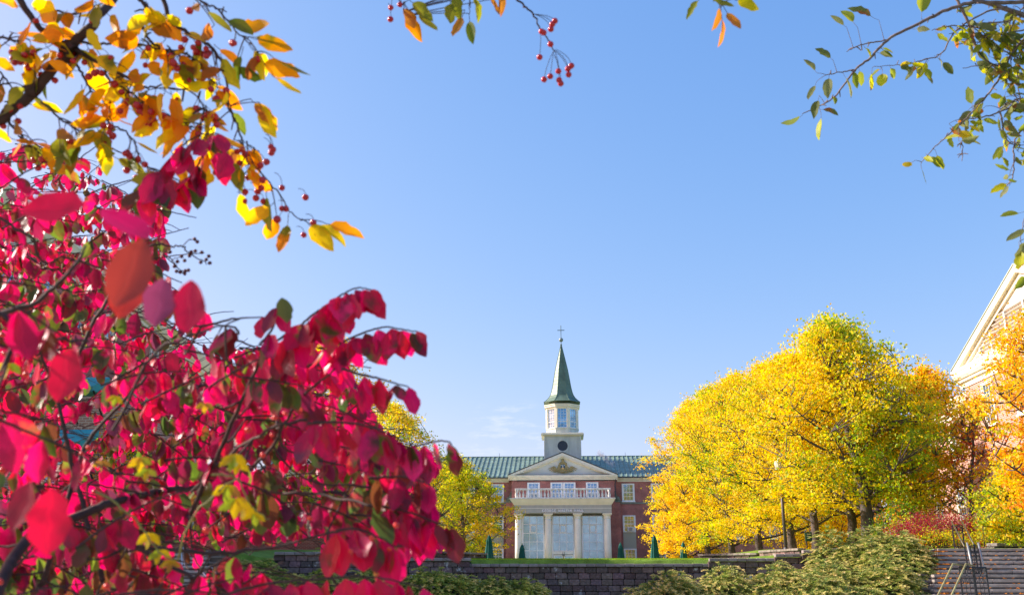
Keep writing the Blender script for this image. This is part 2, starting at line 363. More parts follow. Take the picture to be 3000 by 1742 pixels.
stairs('flight of shaded stone steps glimpsed through the lower red leaves at left', -1, 4)
for sx, lb in ((1, 'stepped stack of tan blocks edging the right stairs by the juniper'), (-1, 'stepped stack of blocks edging the left stairs behind the red bush')):
    root = empty('stair_kerb_wall', (10.55 * sx, 28, .2), 0, lb, 'wall', 'stepped block edges of the stairs'); mb = MB(); r = random.Random(8)
    for i in range(11):
        y0 = 25.2 + i * .56; zt_ = .50 + i * .178
        for k in range(int((zt_) / .16)):
            c = r.uniform(.8, 1.25); mb.col = tuple(v * c for v in (.19, .125, .09)); z1 = zt_ - k * .16
            xk = 9.14 + i * .56 * .40; a, b = sorted(((xk - .36) * sx, (xk + .12) * sx)); j = r.uniform(-.03, .03)
            mb.box(a + j, b + j, y0 + r.uniform(-.02, .02), y0 + .55, z1 - .152, z1)
    mb.build('blocks', CAPM, root, bevel=.015); 
    mb = MB()
    for i in range(11):
        c = r.uniform(.9, 1.1); mb.col = tuple(v * c for v in (.20, .155, .125)); y0 = 25.2 + i * .56; zt_ = .50 + i * .178
        xk = 9.14 + i * .56 * .40; a, b = sorted(((xk - .39) * sx, (xk + .14) * sx)); mb.box(a, b, y0 - .02, y0 + .54, zt_ + .003, zt_ + .065)
    mb.build('cap_stones', CAPM, root, bevel=.01)
# curved dark wall above the right stairs
retaining_wall('curved grey stone wall at the head of the right stairs under the orange tree', [(13.9, 32.4), (14.6, 32.9), (15.4, 32.9), (16.3, 32.4)], zt(2940, 1590, 32.5), 2.3, 14, bl=.5, tint=(.25, .22, .2), capt=(.3, .27, .25))
retaining_wall('dark low block wall left of the stair head behind the red shrub', [(9.9, 33.1), (10.8, 32.4)], zt(2680, 1597, 32.7), 2.0, 15, bl=.4)
# ------------------------------------------------------------------ stair railings
RAILM = mat('gold_lit_rail', (.40, .34, .14), .4, .5, .2, noise=[(6, 4, .7, 1.2, (1, 1, 1))])  # gold of the sunlight on dark metal put into the handrail colour
def ornament_panel(mb, a, b, ht, y_off=0):       # a, b: bottom corners (x,y,z); panel of bars and curls
    a = np.array(a); b = np.array(b); t = b - a; L_ = np.linalg.norm(t[:2]); u = t / L_; up = np.array([0, 0, 1.])
    f = lambda s, h: a + u * s * L_ + up * h * ht
    bt = .014
    for s in (0, 1): mb.tube([f(s, 0), f(s, 1)], bt * 1.5, 6)
    for h in (.03, .2, .8, 1): mb.tube([f(0, h), f(1, h)], bt, 6)
    for s in (.35, .65): mb.tube([f(s, .2), f(s, .8)], bt * .6, 5)
    for h0, h1 in ((.03, .2), (.8, 1)):
        for s0 in (.12, .56):
            cx, cz = s0 + .16, (h0 + h1) / 2; rr = (h1 - h0) * .38
            pts = [f(cx + rr * ht / L_ * math.cos(q) * (1 - q / 14), cz + rr * math.sin(q) * (1 - q / 14)) for q in np.linspace(0, 8.5, 18)]
            mb.tube(pts, bt * .6, 5)
        mb.tube([f(.5, h0), f(.58, (h0 + h1) / 2), f(.5, h1), f(.42, (h0 + h1) / 2), f(.5, h0)], bt * .6, 5)
    for s in (.2, .5, .8):
        mb.tube([f(s - .1, .26), f(s, .36), f(s + .1, .26)], bt * .6, 5); mb.tube([f(s - .1, .74), f(s, .64), f(s + .1, .74)], bt * .6, 5)
def railing_low():
    a0, a1 = P(2748, 1742, 25.0), P(2792, 1650, 25.9); b0, b1 = P(2788, 1742, 25.0), P(2830, 1650, 25.9)
    root = empty('stair_railing', (a1[0], 27.6, .8), 0, 'lower stair railing with two slanting gold-lit handrails and scrolled iron panels', 'railing')
    for p0, p1, tail in ((a0, a1, P(2828, 1657, 26.15)), (b0, b1, P(2856, 1657, 26.25))):
        ext = p0 + (p0 - p1) * .8
        MB().tube([ext, p0, p1, tail], .024, 8).build('handrail', RAILM, root, smooth=True)
    for px0, px1, Y0, Y1 in ((2810, 2849, 25.9, 26.1), (2852, 2888, 26.15, 26.3)):
        mb = MB(); q0 = P(px0, 1660, Y0); q1 = P(px1, 1662, Y1); bz = .72
        h_ = q0[2] - bz; ornament_panel(mb, (q0[0], Y0, bz), (q1[0], Y1, bz), h_)
        mb.build('ornament_panel', IRON, root)
    MB().tube([P(2812, 1658, 25.88), P(2852, 1660, 26.12), P(2886, 1662, 26.3)], .02, 6).build('top_rail', IRON, root)
railing_low()
def railing_up():
    root = empty('stair_railing', tuple(P(2835, 1640, 30)), 0, 'upper stair railing with black iron panel frames at the head of the stairs', 'railing')
    for a, b, c in (((2789, 1528, 31.5), (2826, 1600, 28.9), (2838, 1650, 28.6)), ((2819, 1528, 31.5), (2853, 1593, 28.9), (2866, 1640, 28.6))):
        MB().tube([P(*a), P(*b)], .024, 8).build('handrail', mat('dark_metal_rail', (.10, .085, .05), .45, .4, .3), root, smooth=True)  # handrail metal without the gold light in its colour
        p = P(*b); MB().tube([p, (p[0] + .02, p[1], 1.55)], .022, 6).build('post', IRON, root)
    for px, py in ((2833, 1588), (2866, 1588)):
        p = P(px, py, 28.4); MB().tube([p, (p[0] + .03, p[1] - .15, 1.4)], .03, 8).build('post', mat('steel_post', (.3, .31, .3), .4, .5, .4), root, smooth=True)
    for px0, px1, py, Y0, Y1 in ((2789, 2818, 1538, 31.2, 31.2), (2841, 2866, 1597, 28.5, 28.5)):
        mb = MB(); q0 = P(px0, py, Y0); q1 = P(px1, py, Y1); hh = .78 if Y0 > 31 else 1.0
        ornament_panel(mb, (q0[0], Y0, q0[2] - hh), (q1[0], Y1, q0[2] - hh), hh); mb.build('ornament_panel', IRON, root)
railing_up()
root = empty('stair_railing', tuple(P(620, 1690, 27)), 0, 'dark railing with two light handrails on the left stairs behind the red leaves', 'railing')
STEEL = mat('bright_steel', (.5, .52, .55), .3, .5, .6)
for a, b in (((583, 1661), (640, 1735)), ((620, 1661), (668, 1735)), ((530, 1600), (534, 1660)), ((536, 1600), (541, 1660))):
    MB().tube([P(*a, 27.5), P(*b, 26.7)], .022, 6).build('handrail', STEEL, root)
for px in (583, 620, 533):
    p = P(px, 1662, 27.5); MB().tube([p, (p[0], p[1], .9)], .02, 6).build('post', IRON, root)
root = empty('hand_rail', tuple(P(2880, 1600, 32)), 0, 'thin black rail standing beyond the stair head below the orange tree', 'railing')
MB().tube([P(2885, 1600, 32.2), P(2879, 1541, 32.2), P(2925, 1541, 33.5), P(2928, 1595, 33.5)], .018, 6).build('rail', IRON, root)
# ------------------------------------------------------------------ fallen leaves
r = np.random.default_rng(12); nl = 520
k = r.integers(0, 14, nl); xx = 9.4 + .145 * k + r.uniform(0, 5, nl); clump = r.uniform(0, 1, nl) < .5
xx[clump] = (9.34 + .145 * k)[clump] + r.exponential(.15, clump.sum()); zz = .46 + .128 * (k + 1) + .012; yy = 25.3 + .36 * k + np.where(k > 8, .26, 0) + r.uniform(.0, .3, nl)
a = r.uniform(0, 6.28, nl); s = .045
base = np.stack([xx, yy, zz], 1)
V = np.stack([base + np.stack([np.cos(a + q) * s, np.sin(a + q) * s, r.uniform(0, .05, nl)], 1) for q in (0, 1.57, 3.14, 4.71)], 1).reshape(-1, 3)
cc = np.array([.62, .22, .03]) * r.uniform(.5, 1.2, (nl, 1))
tag(link('fallen_leaves', np_mesh('fallen_leaves', V, np.arange(4 * nl).reshape(nl, 4), {'col': np.repeat(cc, 4, 0)}), GB), 'dry orange leaves scattered on the right stone steps', 'fallen leaves', kind='stuff')
# ------------------------------------------------------------------ the hall
YF = 104.0                                   # pavilion front plane
def H(px, py, Y=YF): p = P(px, py, Y); return p[0], p[2]
def HX(px, Y=YF, py=1400): return P(px, py, Y)[0]
def HZ(py, Y=YF): return P(1648, py, Y)[2]
GZ = 2.6
cx = HX(1648.5)
hall = empty('hall_building', (cx, YF, GZ), 0, 'long red brick hall with green metal roof, white portico and tall spired tower', 'building')
YW = YF + 1.2                                # wing plane
xl, xr = HX(1499), HX(1799); zc = HZ(1405)
WL, WR = cx - 34, cx + 34
ze = HZ(1396, YW)                            # wing eave
b = MB(); b.box(WL, xl + .5, YW, YW + 15, GZ - .8, ze - .3); b.box(xr - .5, WR, YW, YW + 15, GZ - .8, ze - .3)
b.box(xl, xr, YF, YW + 14.5, GZ - .8, zc - .1)
b.build('wall', BRICK, hall)
# projecting lower piers with stone scrolls
pz = HZ(1470)
for a, c in ((HX(1482), xl + .02), (xr - .02, HX(1815))):
    MB().box(a, c, YF + .25, YW + .5, GZ - .8, pz).build('pier', BRICK, hall)
for sgn, e in ((-1, xl), (1, xr)):
    pts = []; w_ = abs(HX(1482) - xl)
    for q in np.linspace(0, 1, 14):
        rr = w_ * (1 - q) ** .8 * (1 + .18 * math.sin(q * 9)); pts.append((e + sgn * rr * .95, pz + .1 + q * 1.15))
    poly = [(e, pz + .1)] + pts + [(e, pz + 1.3)]
    mb = MB(); mb.prism(poly, YF + .3, YF + .75); mb.box(min(e, e + sgn * w_ * 1.15), max(e, e + sgn * w_ * 1.15), YF + .18, YF + .9, pz + .003, pz + .12)
    mb.sphere((e + sgn * w_ * .55, YF + .3, pz + .42), .2, 10, 6, (1, .5, 1)); mb.build('scroll_bracket', mat('mossy_stone', (.16, .19, .15), .9, .1, noise=[(6, 5, .6, 1.3, (1, 1, 1))]), hall)
# belt course
zb0, zb1 = HZ(1474), HZ(1468.5)
for a, c in ((WL, HX(1482)), (HX(1815), WR)): MB().box(a, c - .01, YW - .08, YW + .1, zb0, zb1).build('belt_course', mat('belt_stone', (.22, .24, .20), .9, .1, noise=[(2, 5, .7, 1.2, (1, 1, 1))]), hall)
# cornices
def cornice(x0, x1, y, z0, z1, proj, m, name='cornice', ends=True):
    mb = MB(); h = z1 - z0
    prof = [(0, 0), (.12, 0), (.14, .22), (.42, .30), (.45, .42), (.62, .46), (.80, .62), (.96, .84), (1, .86), (1, 1), (0, 1)]
    prof = [(y - p * proj, z0 + q * h) for p, q in prof]
    mb.prism(prof, x0, x1, 'x'); return mb.build(name, m, hall)
cornice(HX(1489), HX(1809), YF + .02, HZ(1405, YF), HZ(1391.5, YF), .55, STONE)
cornice(WL - .5, HX(1489) - .01, YW + .02, HZ(1411, YW), HZ(1396.5, YW), .6, STONE); cornice(HX(1809) + .01, WR + .5, YW + .02, HZ(1411, YW), HZ(1396.5, YW), .6, STONE)
# roof with standing seams
zr = P(1500, 1337, YW + 7)[2]; y0r = YW - .62; y1r = YW + 7.2; ze2 = HZ(1395.5, y0r)
def roofplane(x0, x1, mirror=False):
    mb = MB(); mb.prism([(y0r, ze2 - .12), (y0r, ze2), (y1r, zr), (2 * y1r - y0r, ze2), (2 * y1r - y0r, ze2 - .12)], x0, x1, 'x'); return mb
rf = roofplane(WL - .7, WR + .7).build('roof', ROOFM, hall)
mb = MB(); sl_ = np.array([0, y1r - y0r, zr - ze2]); ln = np.linalg.norm(sl_); sl_ /= ln; nn = np.array([0, -sl_[2], sl_[1]])
x = WL - .6; mg = MB()
while x < WR + .6:
    mid = np.array([x, (y0r + y1r) / 2, (ze2 + zr) / 2])
    mb.obox(mid + nn * .05, (1, 0, 0), sl_, nn, .035, ln / 2, .055)
    for j in range(7):
        if abs(x - cx) < 27:
            for k in (.12, .26, .40):
                mg.obox(np.array([x + k, y0r, ze2]) + sl_ * (.35 + j * 1.12 * ln / 8.4) + nn * .03, (1, 0, 0), sl_, nn, .028, .035, .03)
    x += .52
mb.build('seams', ROOFM, rf); mg.build('snow_guards', mat('snow_guard_metal', (.5, .56, .5), .4, .5, .2), rf)
MB().box(WL - .7, WR + .7, y1r - .12, y1r + .12, zr - .02, zr + .06).build('ridge_cap', ROOFM, rf)
MB().box(WL - .6, WR + .6, y0r - .06, y0r + .02, ze2 - .14, ze2 - .02).build('gutter', GUTTER, hall)
for px in (1463, 1832):
    p = P(px, 1337, y1r); MB().tube([(p[0], y1r, zr), (p[0], y1r, zr + .45)], .02, 5).build('lightning_rod', IRON, hall)
# pediment
za = HZ(1325.5, YF - .4); zp = HZ(1391.5, YF - .4); xa0, xa1 = HX(1489), HX(1809); xm = (xa0 + xa1) / 2
ped = MB().prism([(xa0 + .9, zp + .02), (xa1 - .9, zp + .02), (xm, za - .42)], YF + .0, YF + 9).build('pediment', TYMP, hall)
def rake(t0, t1, ya, yb, m, name):          # sloping bands measured down from the roof line
    for sg in (-1, 1):
        e = xa0 if sg < 0 else xa1
        mb = MB(); mb.prism([(xm, za - t0), (e, zp - t0 + .02), (e, zp - t1 + .02) if t1 < .05 else (e + -sg * (t1) * 2.1, zp + .02), (xm, za - t1)] if t0 < .05 else
            [(xm, za - t0), (e - sg * t0 * 2.15, zp + .02), (e - sg * t1 * 2.15, zp + .02), (xm, za - t1)], ya, yb)
        mb.build(name, m, ped)
rake(0, .28, YF - .56, YF + .04, STONE, 'rake_cornice'); rake(.285, .40, YF - .36, YF + .04, WHITE, 'rake_cornice'); rake(.405, .56, YF - .12, YF + .04, CREAM, 'rake_cornice')
mb = MB(); hh = .07
mb.prism([(xa0 - .05, zp + .03), (xm, za + .01), (xa1 + .05, zp + .03), (xa1 + .05, zp + .10), (xm, za + .10), (xa0 - .05, zp + .10)], YF - .6, YF + 9.2)
mb.build('roof_edge', GUTTER, ped)
MB().box(xa0 + .9, xa1 - .9, YF - .5, YF - .01, zp + .005, zp + .10).build('flashing', GUTTER, ped)
# carved crest
def cz_(u, v):                               # crest coordinates from the photo crop
    return H(1590 + u * .0547, 1320 + v * .0547, YF - .1)
mb = MB(); y1c = YF - .1
c0 = cz_(1075, 880); rr = abs(cz_(1350, 880)[0] - c0[0])
mb.prism([(c0[0] + rr * math.sin(a) * (1 - .1 * math.cos(a)), c0[1] + rr * 1.08 * math.cos(a)) for a in np.linspace(0, 6.28, 24)[:-1]], y1c - .08, YF + .02)
def blob(u, v, du, dv, d=.12): 
    c = cz_(u, v); mb.sphere((c[0], y1c - .06, c[1]), 1, 10, 6, (du * .00206, d, dv * .00206))
blob(1068, 490, 75, 70); blob(1068, 560, 60, 60); blob(1075, 620, 150, 45); blob(930, 680, 70, 50); blob(1230, 680, 80, 50)
for u0, v0, u1, v1 in ((800, 880, 760, 960), (1370, 850, 1390, 960), (820, 1000, 960, 1060), (1180, 1060, 1330, 1000), (900, 930, 960, 1040), (1200, 1020, 1250, 900)):
    a = cz_(u0, v0); c = cz_(u1, v1); mb.tube([(a[0], y1c - .1, a[1]), (c[0], y1c - .1, c[1])], [.05, .03], 6)
a = cz_(790, 1150); c = cz_(1075, 1120); d = cz_(1370, 1150); mb.tube([(a[0], y1c - .08, a[1]), (c[0], y1c - .1, c[1]), (d[0], y1c - .08, d[1])], [.04, .07, .04], 6)
for sg in (-1, 1):
    for k, (eu, ev, mu, mv) in enumerate(((780, 960, 480, 840), (720, 1050, 470, 900), (600, 1070, 400, 960), (520, 1110, 350, 1010), (450, 1130, 300, 1060), (650, 900, 420, 850))):
        s0 = cz_(1075 + sg * 270, 1010 + k * 18); s1 = cz_(1075 + sg * mu, mv); s2 = cz_(1075 + sg * eu, ev)
        mb.tube([(s0[0], y1c - .03, s0[1]), (s1[0], y1c - .08, s1[1]), (s2[0], y1c - .03, s2[1])], [.07, .075, .03], 6)
crest = mb.build('carved_crest', GOLD, ped)
q = [cz_(965, 735), cz_(1185, 735), cz_(1185, 900), cz_(1075, 985), cz_(965, 900)]
MB().prism(q, y1c - .16, y1c - .08).build('shield', BLUE, crest)
q = [cz_(1075, 860), cz_(1160, 955), cz_(1075, 980), cz_(990, 955)]
MB().prism(q, y1c - .19, y1c - .165).build('shield_charge', mat('pale_gold', (.75, .5, .2), .6, .3), crest)
mb = MB()
for u in (990, 1075, 1160):
    c = cz_(u, 775); mb.sphere((c[0], y1c - .17, c[1]), .05, 8, 5, (1, .4, 1))
mb.prism([cz_(1045, 860), cz_(1105, 860), cz_(1075, 790)], y1c - .185, y1c - .165)
mb.build('shield_emblem', WHITE, crest)
# ---- windows
def window(parent, x0, x1, z0, z1, y, cols=3, rows=(.25, .5, .75), rail=None, glass=GLASS, fm=WHITE, fw=.13, mt=.035, sill=True, name='window', lower=None):
    """glass pane set back in the wall, its frame and muntins"""
    g = MB().box(x0 + fw * .6, x1 - fw * .6, y - .03, y + .05, z0 + fw * .6, z1 - fw * .6).build(name, glass, parent)
    f = MB()
    f.box(x0, x0 + fw, y - .09, y + .04, z0, z1); f.box(x1 - fw, x1, y - .09, y + .04, z0, z1)
    f.box(x0 + fw, x1 - fw, y - .09, y + .04, z1 - fw, z1); f.box(x0 + fw, x1 - fw, y - .09, y + .04, z0, z0 + fw * .8)
    f.box(x0 + fw, x0 + fw * 1.5, y - .06, y - .035, z0 + fw, z1 - fw); f.box(x1 - fw * 1.5, x1 - fw, y - .06, y - .035, z0 + fw, z1 - fw)
    xi0, xi1, zi0, zi1 = x0 + fw * 1.5, x1 - fw * 1.5, z0 + fw * .8, z1 - fw
    for i in range(1, cols): xc = xi0 + (xi1 - xi0) * i / cols; f.box(xc - mt / 2, xc + mt / 2, y - .052, y - .032, zi0, zi1)
    for rr in rows: zc2 = zi0 + (zi1 - zi0) * rr; f.box(xi0, xi1, y - .056, y - .033, zc2 - mt / 2, zc2 + mt / 2)
    if rail is not None: zc2 = zi0 + (zi1 - zi0) * rail; f.box(xi0, xi1, y - .07, y - .03, zc2 - mt * 1.1, zc2 + mt * 1.1)
    f.build('frame', fm, g)
    if sill: MB().box(x0 - .06, x1 + .06, y - .16, y - .002, z0 - .09, z0 - .004).build('sill', fm, g)
    return g
def air_con(x, y, z, w_, h_, label):
    root = empty('air_conditioner', (x, y, z), 0, label, 'air conditioner', 'window air conditioners on the hall')
    MB().box(x - w_ / 2, x + w_ / 2, y - .35, y - .1, z, z + h_).build('casing', WHITE, root, bevel=.02)
    mb = MB()
    for k in range(5): zz_ = z + h_ * (.16 + k * .15); mb.box(x - w_ * .36, x + w_ * .36, y - .37, y - .352, zz_, zz_ + h_ * .07)
    mb.build('grille', GUTTER, root)
zw0, zw1 = HZ(1468, YW), HZ(1416.5, YW)
pitch = HX(1924, YW) - HX(1839, YW); hw = (HX(1857, YW) - HX(1820, YW)) / 2
xs_r = [HX(1839, YW) + pitch * k for k in range(7)]; xs_l = [HX(1458, YW) - pitch * k for k in range(7)]
zl0, zl1 = HZ(1640, YW), HZ(1509, YW)
for i, x in enumerate(xs_r + xs_l):
    window(hall, x - hw, x + hw, zw0, zw1, YW, 3, (.25, .5, .75), .5)
    zt0 = HZ(1558, YW); zp1 = HZ(1606, YW)
    window(hall, x - hw, x + hw, zt0, zl1, YW, 3, (.25, .5, .75), .5, sill=False)
    MB().box(x - hw, x + hw, YW - .05, YW + .1, zp1 + .002, zt0 - .002).build('window_panel', mat('beige_panel', (.40, .40, .33), .7, .3), hall)
    window(hall, x - hw, x + hw, HZ(1640, YW), zp1, YW, 3, (.33, .66), None)
air_con(xs_l[0] + .05, YW, zw0 + .16, .62, .44, 'white air conditioner in the upper window left of the portico')
air_con(xs_r[0] + .1, YW, HZ(1557, YW) + .05, .62, .44, 'white air conditioner in the tall window right of the portico')
for a, c in ((1544.6, 1581.5), (1612.4, 1648.2), (1649.2, 1685.5), (1716, 1752.5)):
    window(hall, HX(a), HX(c), HZ(1472), HZ(1412), YF, 3, (.22, .44, .66, .84), .5)
# downspout
MB().tube([(HX(1804), YF - .02, HZ(1402)), (HX(1801), YF - .02, HZ(1420)), (HX(1802.5), YF - .02, HZ(1437)), (HX(1800), YF - .02, HZ(1460))], .05, 6).build('downspout', GUTTER, hall)
# ---- portico
YP = YF - 3.2
def PX_(px, py=1500): return P(px, py, YP)[0]
def PZ_(py): return P(1648, py, YP)[2]
ent = MB().box(PX_(1507), PX_(1792), YP, YF - .01, PZ_(1501), PZ_(1476.5)).build('entablature', FRIEZE, hall)
MB().box(PX_(1506.6), PX_(1792.4), YP - .04, YF - .02, PZ_(1488.2), PZ_(1486.6)).build('fascia_band', STONE, ent)
mb = MB(); z0_, z1_ = PZ_(1478), PZ_(1461)
x0a, x1a = PX_(1506.5), PX_(1792); x0b, x1b = PX_(1495), PX_(1803)
lv = [(0, 0), (.06, .18), (.28, .22), (.38, .32), (.62, .55), (.9, .9), (1, 1)]
vs = []; 
for p_, q_ in lv:
    z = z0_ + (z1_ - z0_) * q_; a_ = x0a + (x0b - x0a) * p_; c_ = x1a + (x1b - x1a) * p_; y_ = YP - .02 - .45 * p_
    vs += [(a_, y_, z), (c_, y_, z), (c_, YF - .015, z), (a_, YF - .015, z)]
fs = [(0, 1, 2, 3)] + [(4 * k + i, 4 * k + 4 + i, 4 * k + 4 + (i + 1) % 4, 4 * k + (i + 1) % 4) for k in range(len(lv) - 1) for i in range(4)] + [tuple(4 * (len(lv) - 1) + i for i in (3, 2, 1, 0))]
mb.add(vs, fs); mb.build('portico_cornice', CREAM, ent)
MB().box(PX_(1493.5), PX_(1804), YP - .52, YF - .02, PZ_(1461) + .003, PZ_(1457.8)).build('balcony_slab', WEATH, ent)
# lettering
def arcp(cx_, cy_, rx, ry, a0, a1, n=9): return [(cx_ + rx * math.cos(R_(a)), cy_ + ry * math.sin(R_(a))) for a in np.linspace(a0, a1, n)]
GL = {'G': (.86, [(arcp(.44, .5, .36, .44, 50, 320), .15), ([(.78, .05), (.78, .42)], .15), ([(.6, .42), (.9, .42)], .07)]),
 'E': (.76, [([(.18, 0), (.18, 1)], .18), ([(.05, .965), (.7, .965), (.7, .78)], .07), ([(.05, .035), (.72, .035), (.72, .25)], .07), ([(.18, .5), (.55, .5)], .07), ([(.55, .38), (.55, .62)], .06)]),
 'O': (.9, [(arcp(.45, .5, .36, .45, 0, 360, 17), .14)]),
 'R': (.86, [([(.18, 0), (.18, 1)], .18), ([(.05, .965), (.45, .965)] + arcp(.45, .73, .2, .235, 90, -90, 7) + [(.2, .495)], .09), ([(.42, .5), (.7, .03), (.85, .03)], .14), ([(.04, .035), (.36, .035)], .07)]),
 'M': (1.1, [([(.16, 0), (.16, 1)], .08), ([(.16, .97), (.54, .1)], .17), ([(.54, .1), (.9, .97)], .07), ([(.92, 0), (.92, 1)], .18), ([(.02, .035), (.32, .035)], .07), ([(.76, .035), (1.08, .035)], .07)]),
 'A': (.9, [([(.42, .98), (.12, .03)], .08), ([(.44, .98), (.78, .03)], .19), ([(.22, .33), (.66, .33)], .07), ([(0, .035), (.26, .035)], .07), ([(.62, .035), (.92, .035)], .07)]),
 'T': (.8, [([(.4, 0), (.4, 1)], .18), ([(.04, .74), (.04, .965), (.76, .965), (.76, .74)], .07), ([(.24, .035), (.56, .035)], .07)]),
 'I': (.42, [([(.2, 0), (.2, 1)], .18), ([(.04, .035), (.36, .035)], .07), ([(.04, .965), (.36, .965)], .07)]),
 'N': (.98, [([(.15, 0), (.15, 1)], .08), ([(.15, .95), (.8, .05)], .18), ([(.82, 0), (.82, 1)], .08), ([(.02, .035), (.28, .035)], .07), ([(.69, .965), (.95, .965)], .07)]),
 'H': (.98, [([(.2, 0), (.2, 1)], .18), ([(.78, 0), (.78, 1)], .18), ([(.2, .5), (.78, .5)], .07)] + [([(a - .15, b), (a + .15, b)], .07) for a in (.2, .78) for b in (.035, .965)]),
 'L': (.76, [([(.2, 0), (.2, 1)], .18), ([(.05, .035), (.72, .035), (.72, .28)], .07), ([(.05, .965), (.36, .965)], .07)]),
 ' ': (.55, [])}
txt = 'GEORGE MARTIN HALL'; sp = .17
tw = sum(GL[c][0] + sp for c in txt) - sp; x0t, x1t = PX_(1588.5), PX_(1709); zt0_, zt1_ = PZ_(1498.3), PZ_(1491.3); hgt = zt1_ - zt0_ + .03; kx = (x1t - x0t) / tw
mb = MB(); cur = x0t
for c in txt:
    for pl, th in GL[c][1]:
        for (a0_, b0_), (a1_, b1_) in zip(pl, pl[1:]):
            p0 = np.array([cur + a0_ * kx, YP - .045, zt0_ + b0_ * hgt]); p1 = np.array([cur + a1_ * kx, YP - .045, zt0_ + b1_ * hgt]); d_ = p1 - p0; l_ = np.linalg.norm(d_); d_ /= l_
            mb.obox((p0 + p1) / 2, d_, (0, 1, 0), np.cross(d_, (0, 1, 0)), l_ / 2 + .004, .03, th * .62 * hgt * .75 + .022)
    cur += (GL[c][0] + sp) * kx
mb.build('lettering', mat('white_letters', (.95, .95, .97), .4, .4), ent)
# columns
for px in (1518.7, 1606, 1693, 1780.3):
    x = PX_(px, 1550); rr = (PX_(1606 + 10.1) - PX_(1606 - 10.1)) / 2; yc = YP + .45; zt_ = PZ_(1502)
    mb = MB(); mb.lathe([(rr * 1.03, GZ - .05 - zt_), (rr * 1.03, -3.5), (rr * .97, -.75), (rr * .95, -.52)], x, yc, 28, cz=zt_)
    col = mb.build('column', STONE, hall, smooth=False)
    col.data.polygons.foreach_set('use_smooth', [len(p.vertices) == 4 for p in col.data.polygons])
    mb = MB(); mb.lathe([(rr * .95, -.53), (rr * 1.06, -.5), (rr * 1.06, -.44), (rr * .96, -.41), (rr * .96, -.28), (rr * 1.1, -.24), (rr * 1.28, -.13), (rr * 1.28, -.12)], x, yc, 28, cz=zt_)
    mb.box(x - rr * 1.36, x + rr * 1.36, yc - rr * 1.36, yc + rr * 1.36, zt_ - .118, zt_ - .004); mb.build('capital', CREAM, col)
    MB().box(x - rr * 1.3, x + rr * 1.3, yc - rr * 1.3, yc + rr * 1.3, GZ - .1, GZ + .2).build('base', STONE, col)
# lobby windows
YG = YF - 1.2
gx = lambda px: P(px, 1550, YG)[0]; gz = lambda py: P(1648, py, YG)[2]
MB().box(gx(1516), gx(1783), YG + .06, YF - .02, GZ - .3, PZ_(1501) - .02).build('lobby_wall', mat('lobby_inside', (.25, .24, .2), .8, .2), hall)
FRM = mat('aluminium_frame', (.80, .82, .90), .45, .4, .1)
for k, (a, c) in enumerate(((1530.5, 1594.5), (1617.5, 1681.5), (1704.5, 1769.3))):
    x0_, x1_, z0_, z1_ = gx(a), gx(c), GZ + .05, gz(1509.5)
    zlow = gz(1612.5) if k == 1 else z0_
    g = MB().box(x0_, x1_, YG - .02, YG + .03, zlow, z1_).build('lobby_window', GLASSB, hall)
    f = MB(); fw = .11
    f.box(x0_ - .02, x0_ + fw, YG - .12, YG + .05, z0_ + .01, z1_); f.box(x1_ - fw, x1_ + .02, YG - .12, YG + .05, z0_ + .01, z1_); f.box(x0_ + fw, x1_ - fw, YG - .12, YG + .05, z1_ - .06, z1_)
    wi = (x1_ - x0_) / 3
    for j in (1, 2): f.box(x0_ + wi * j - .03, x0_ + wi * j + .03, YG - .08, YG - .025, zlow, z1_ - .06)
    for py in (1534.3, 1560.7, 1586, 1611.8): 
        if gz(py) > zlow: f.box(x0_ + fw, x1_ - fw, YG - .075, YG - .022, gz(py) - .03, gz(py) + .03)
    f.build('frame', FRM, g)
    s = MB(); sx0, sx1, sz0, sz1 = x0_ + wi * 1.06, x0_ + wi * 1.94, gz(1559), gz(1536)
    for bx in ((sx0, sx0 + .09, sz0, sz1), (sx1 - .09, sx1, sz0, sz1), (sx0 + .09, sx1 - .09, sz1 - .09, sz1), (sx0 + .09, sx1 - .09, sz0, sz0 + .09)): s.box(bx[0], bx[1], YG - .11, YG - .082, bx[2], bx[3])
    s.build('vent_sash', WHITE, g)
x0_, x1_ = gx(1617.5), gx(1681.5)
MB().box(x0_ + .1, x1_ - .1, YG - .14, YG + .04, gz(1622.5), gz(1613)).build('door_header', WHITE, hall)
for a, c in ((1621, 1649), (1651, 1679)):
    d = MB(); xa_, xc_ = gx(a), gx(c); zt_ = gz(1624)
    for bx in ((xa_, xa_ + .14, GZ, zt_), (xc_ - .14, xc_, GZ, zt_), (xa_ + .14, xc_ - .14, zt_ - .14, zt_), (xa_ + .14, xc_ - .14, GZ, GZ + .3)): d.box(bx[0], bx[1], YG - .1, YG + .02, bx[2], bx[3])
    d = d.build('door', WHITE, hall); MB().box(xa_ + .12, xc_ - .12, YG - .05, YG - .02, GZ + .25, zt_ - .1).build('door_glass', GLASSB, d)
    MB().tube([((xa_ if a > 1630 else xc_ - .1) + .05, YG - .16, GZ + .9), ((xa_ if a > 1630 else xc_ - .1) + .05, YG - .16, GZ + 1.3)], .02, 6).build('handle', IRON, d)
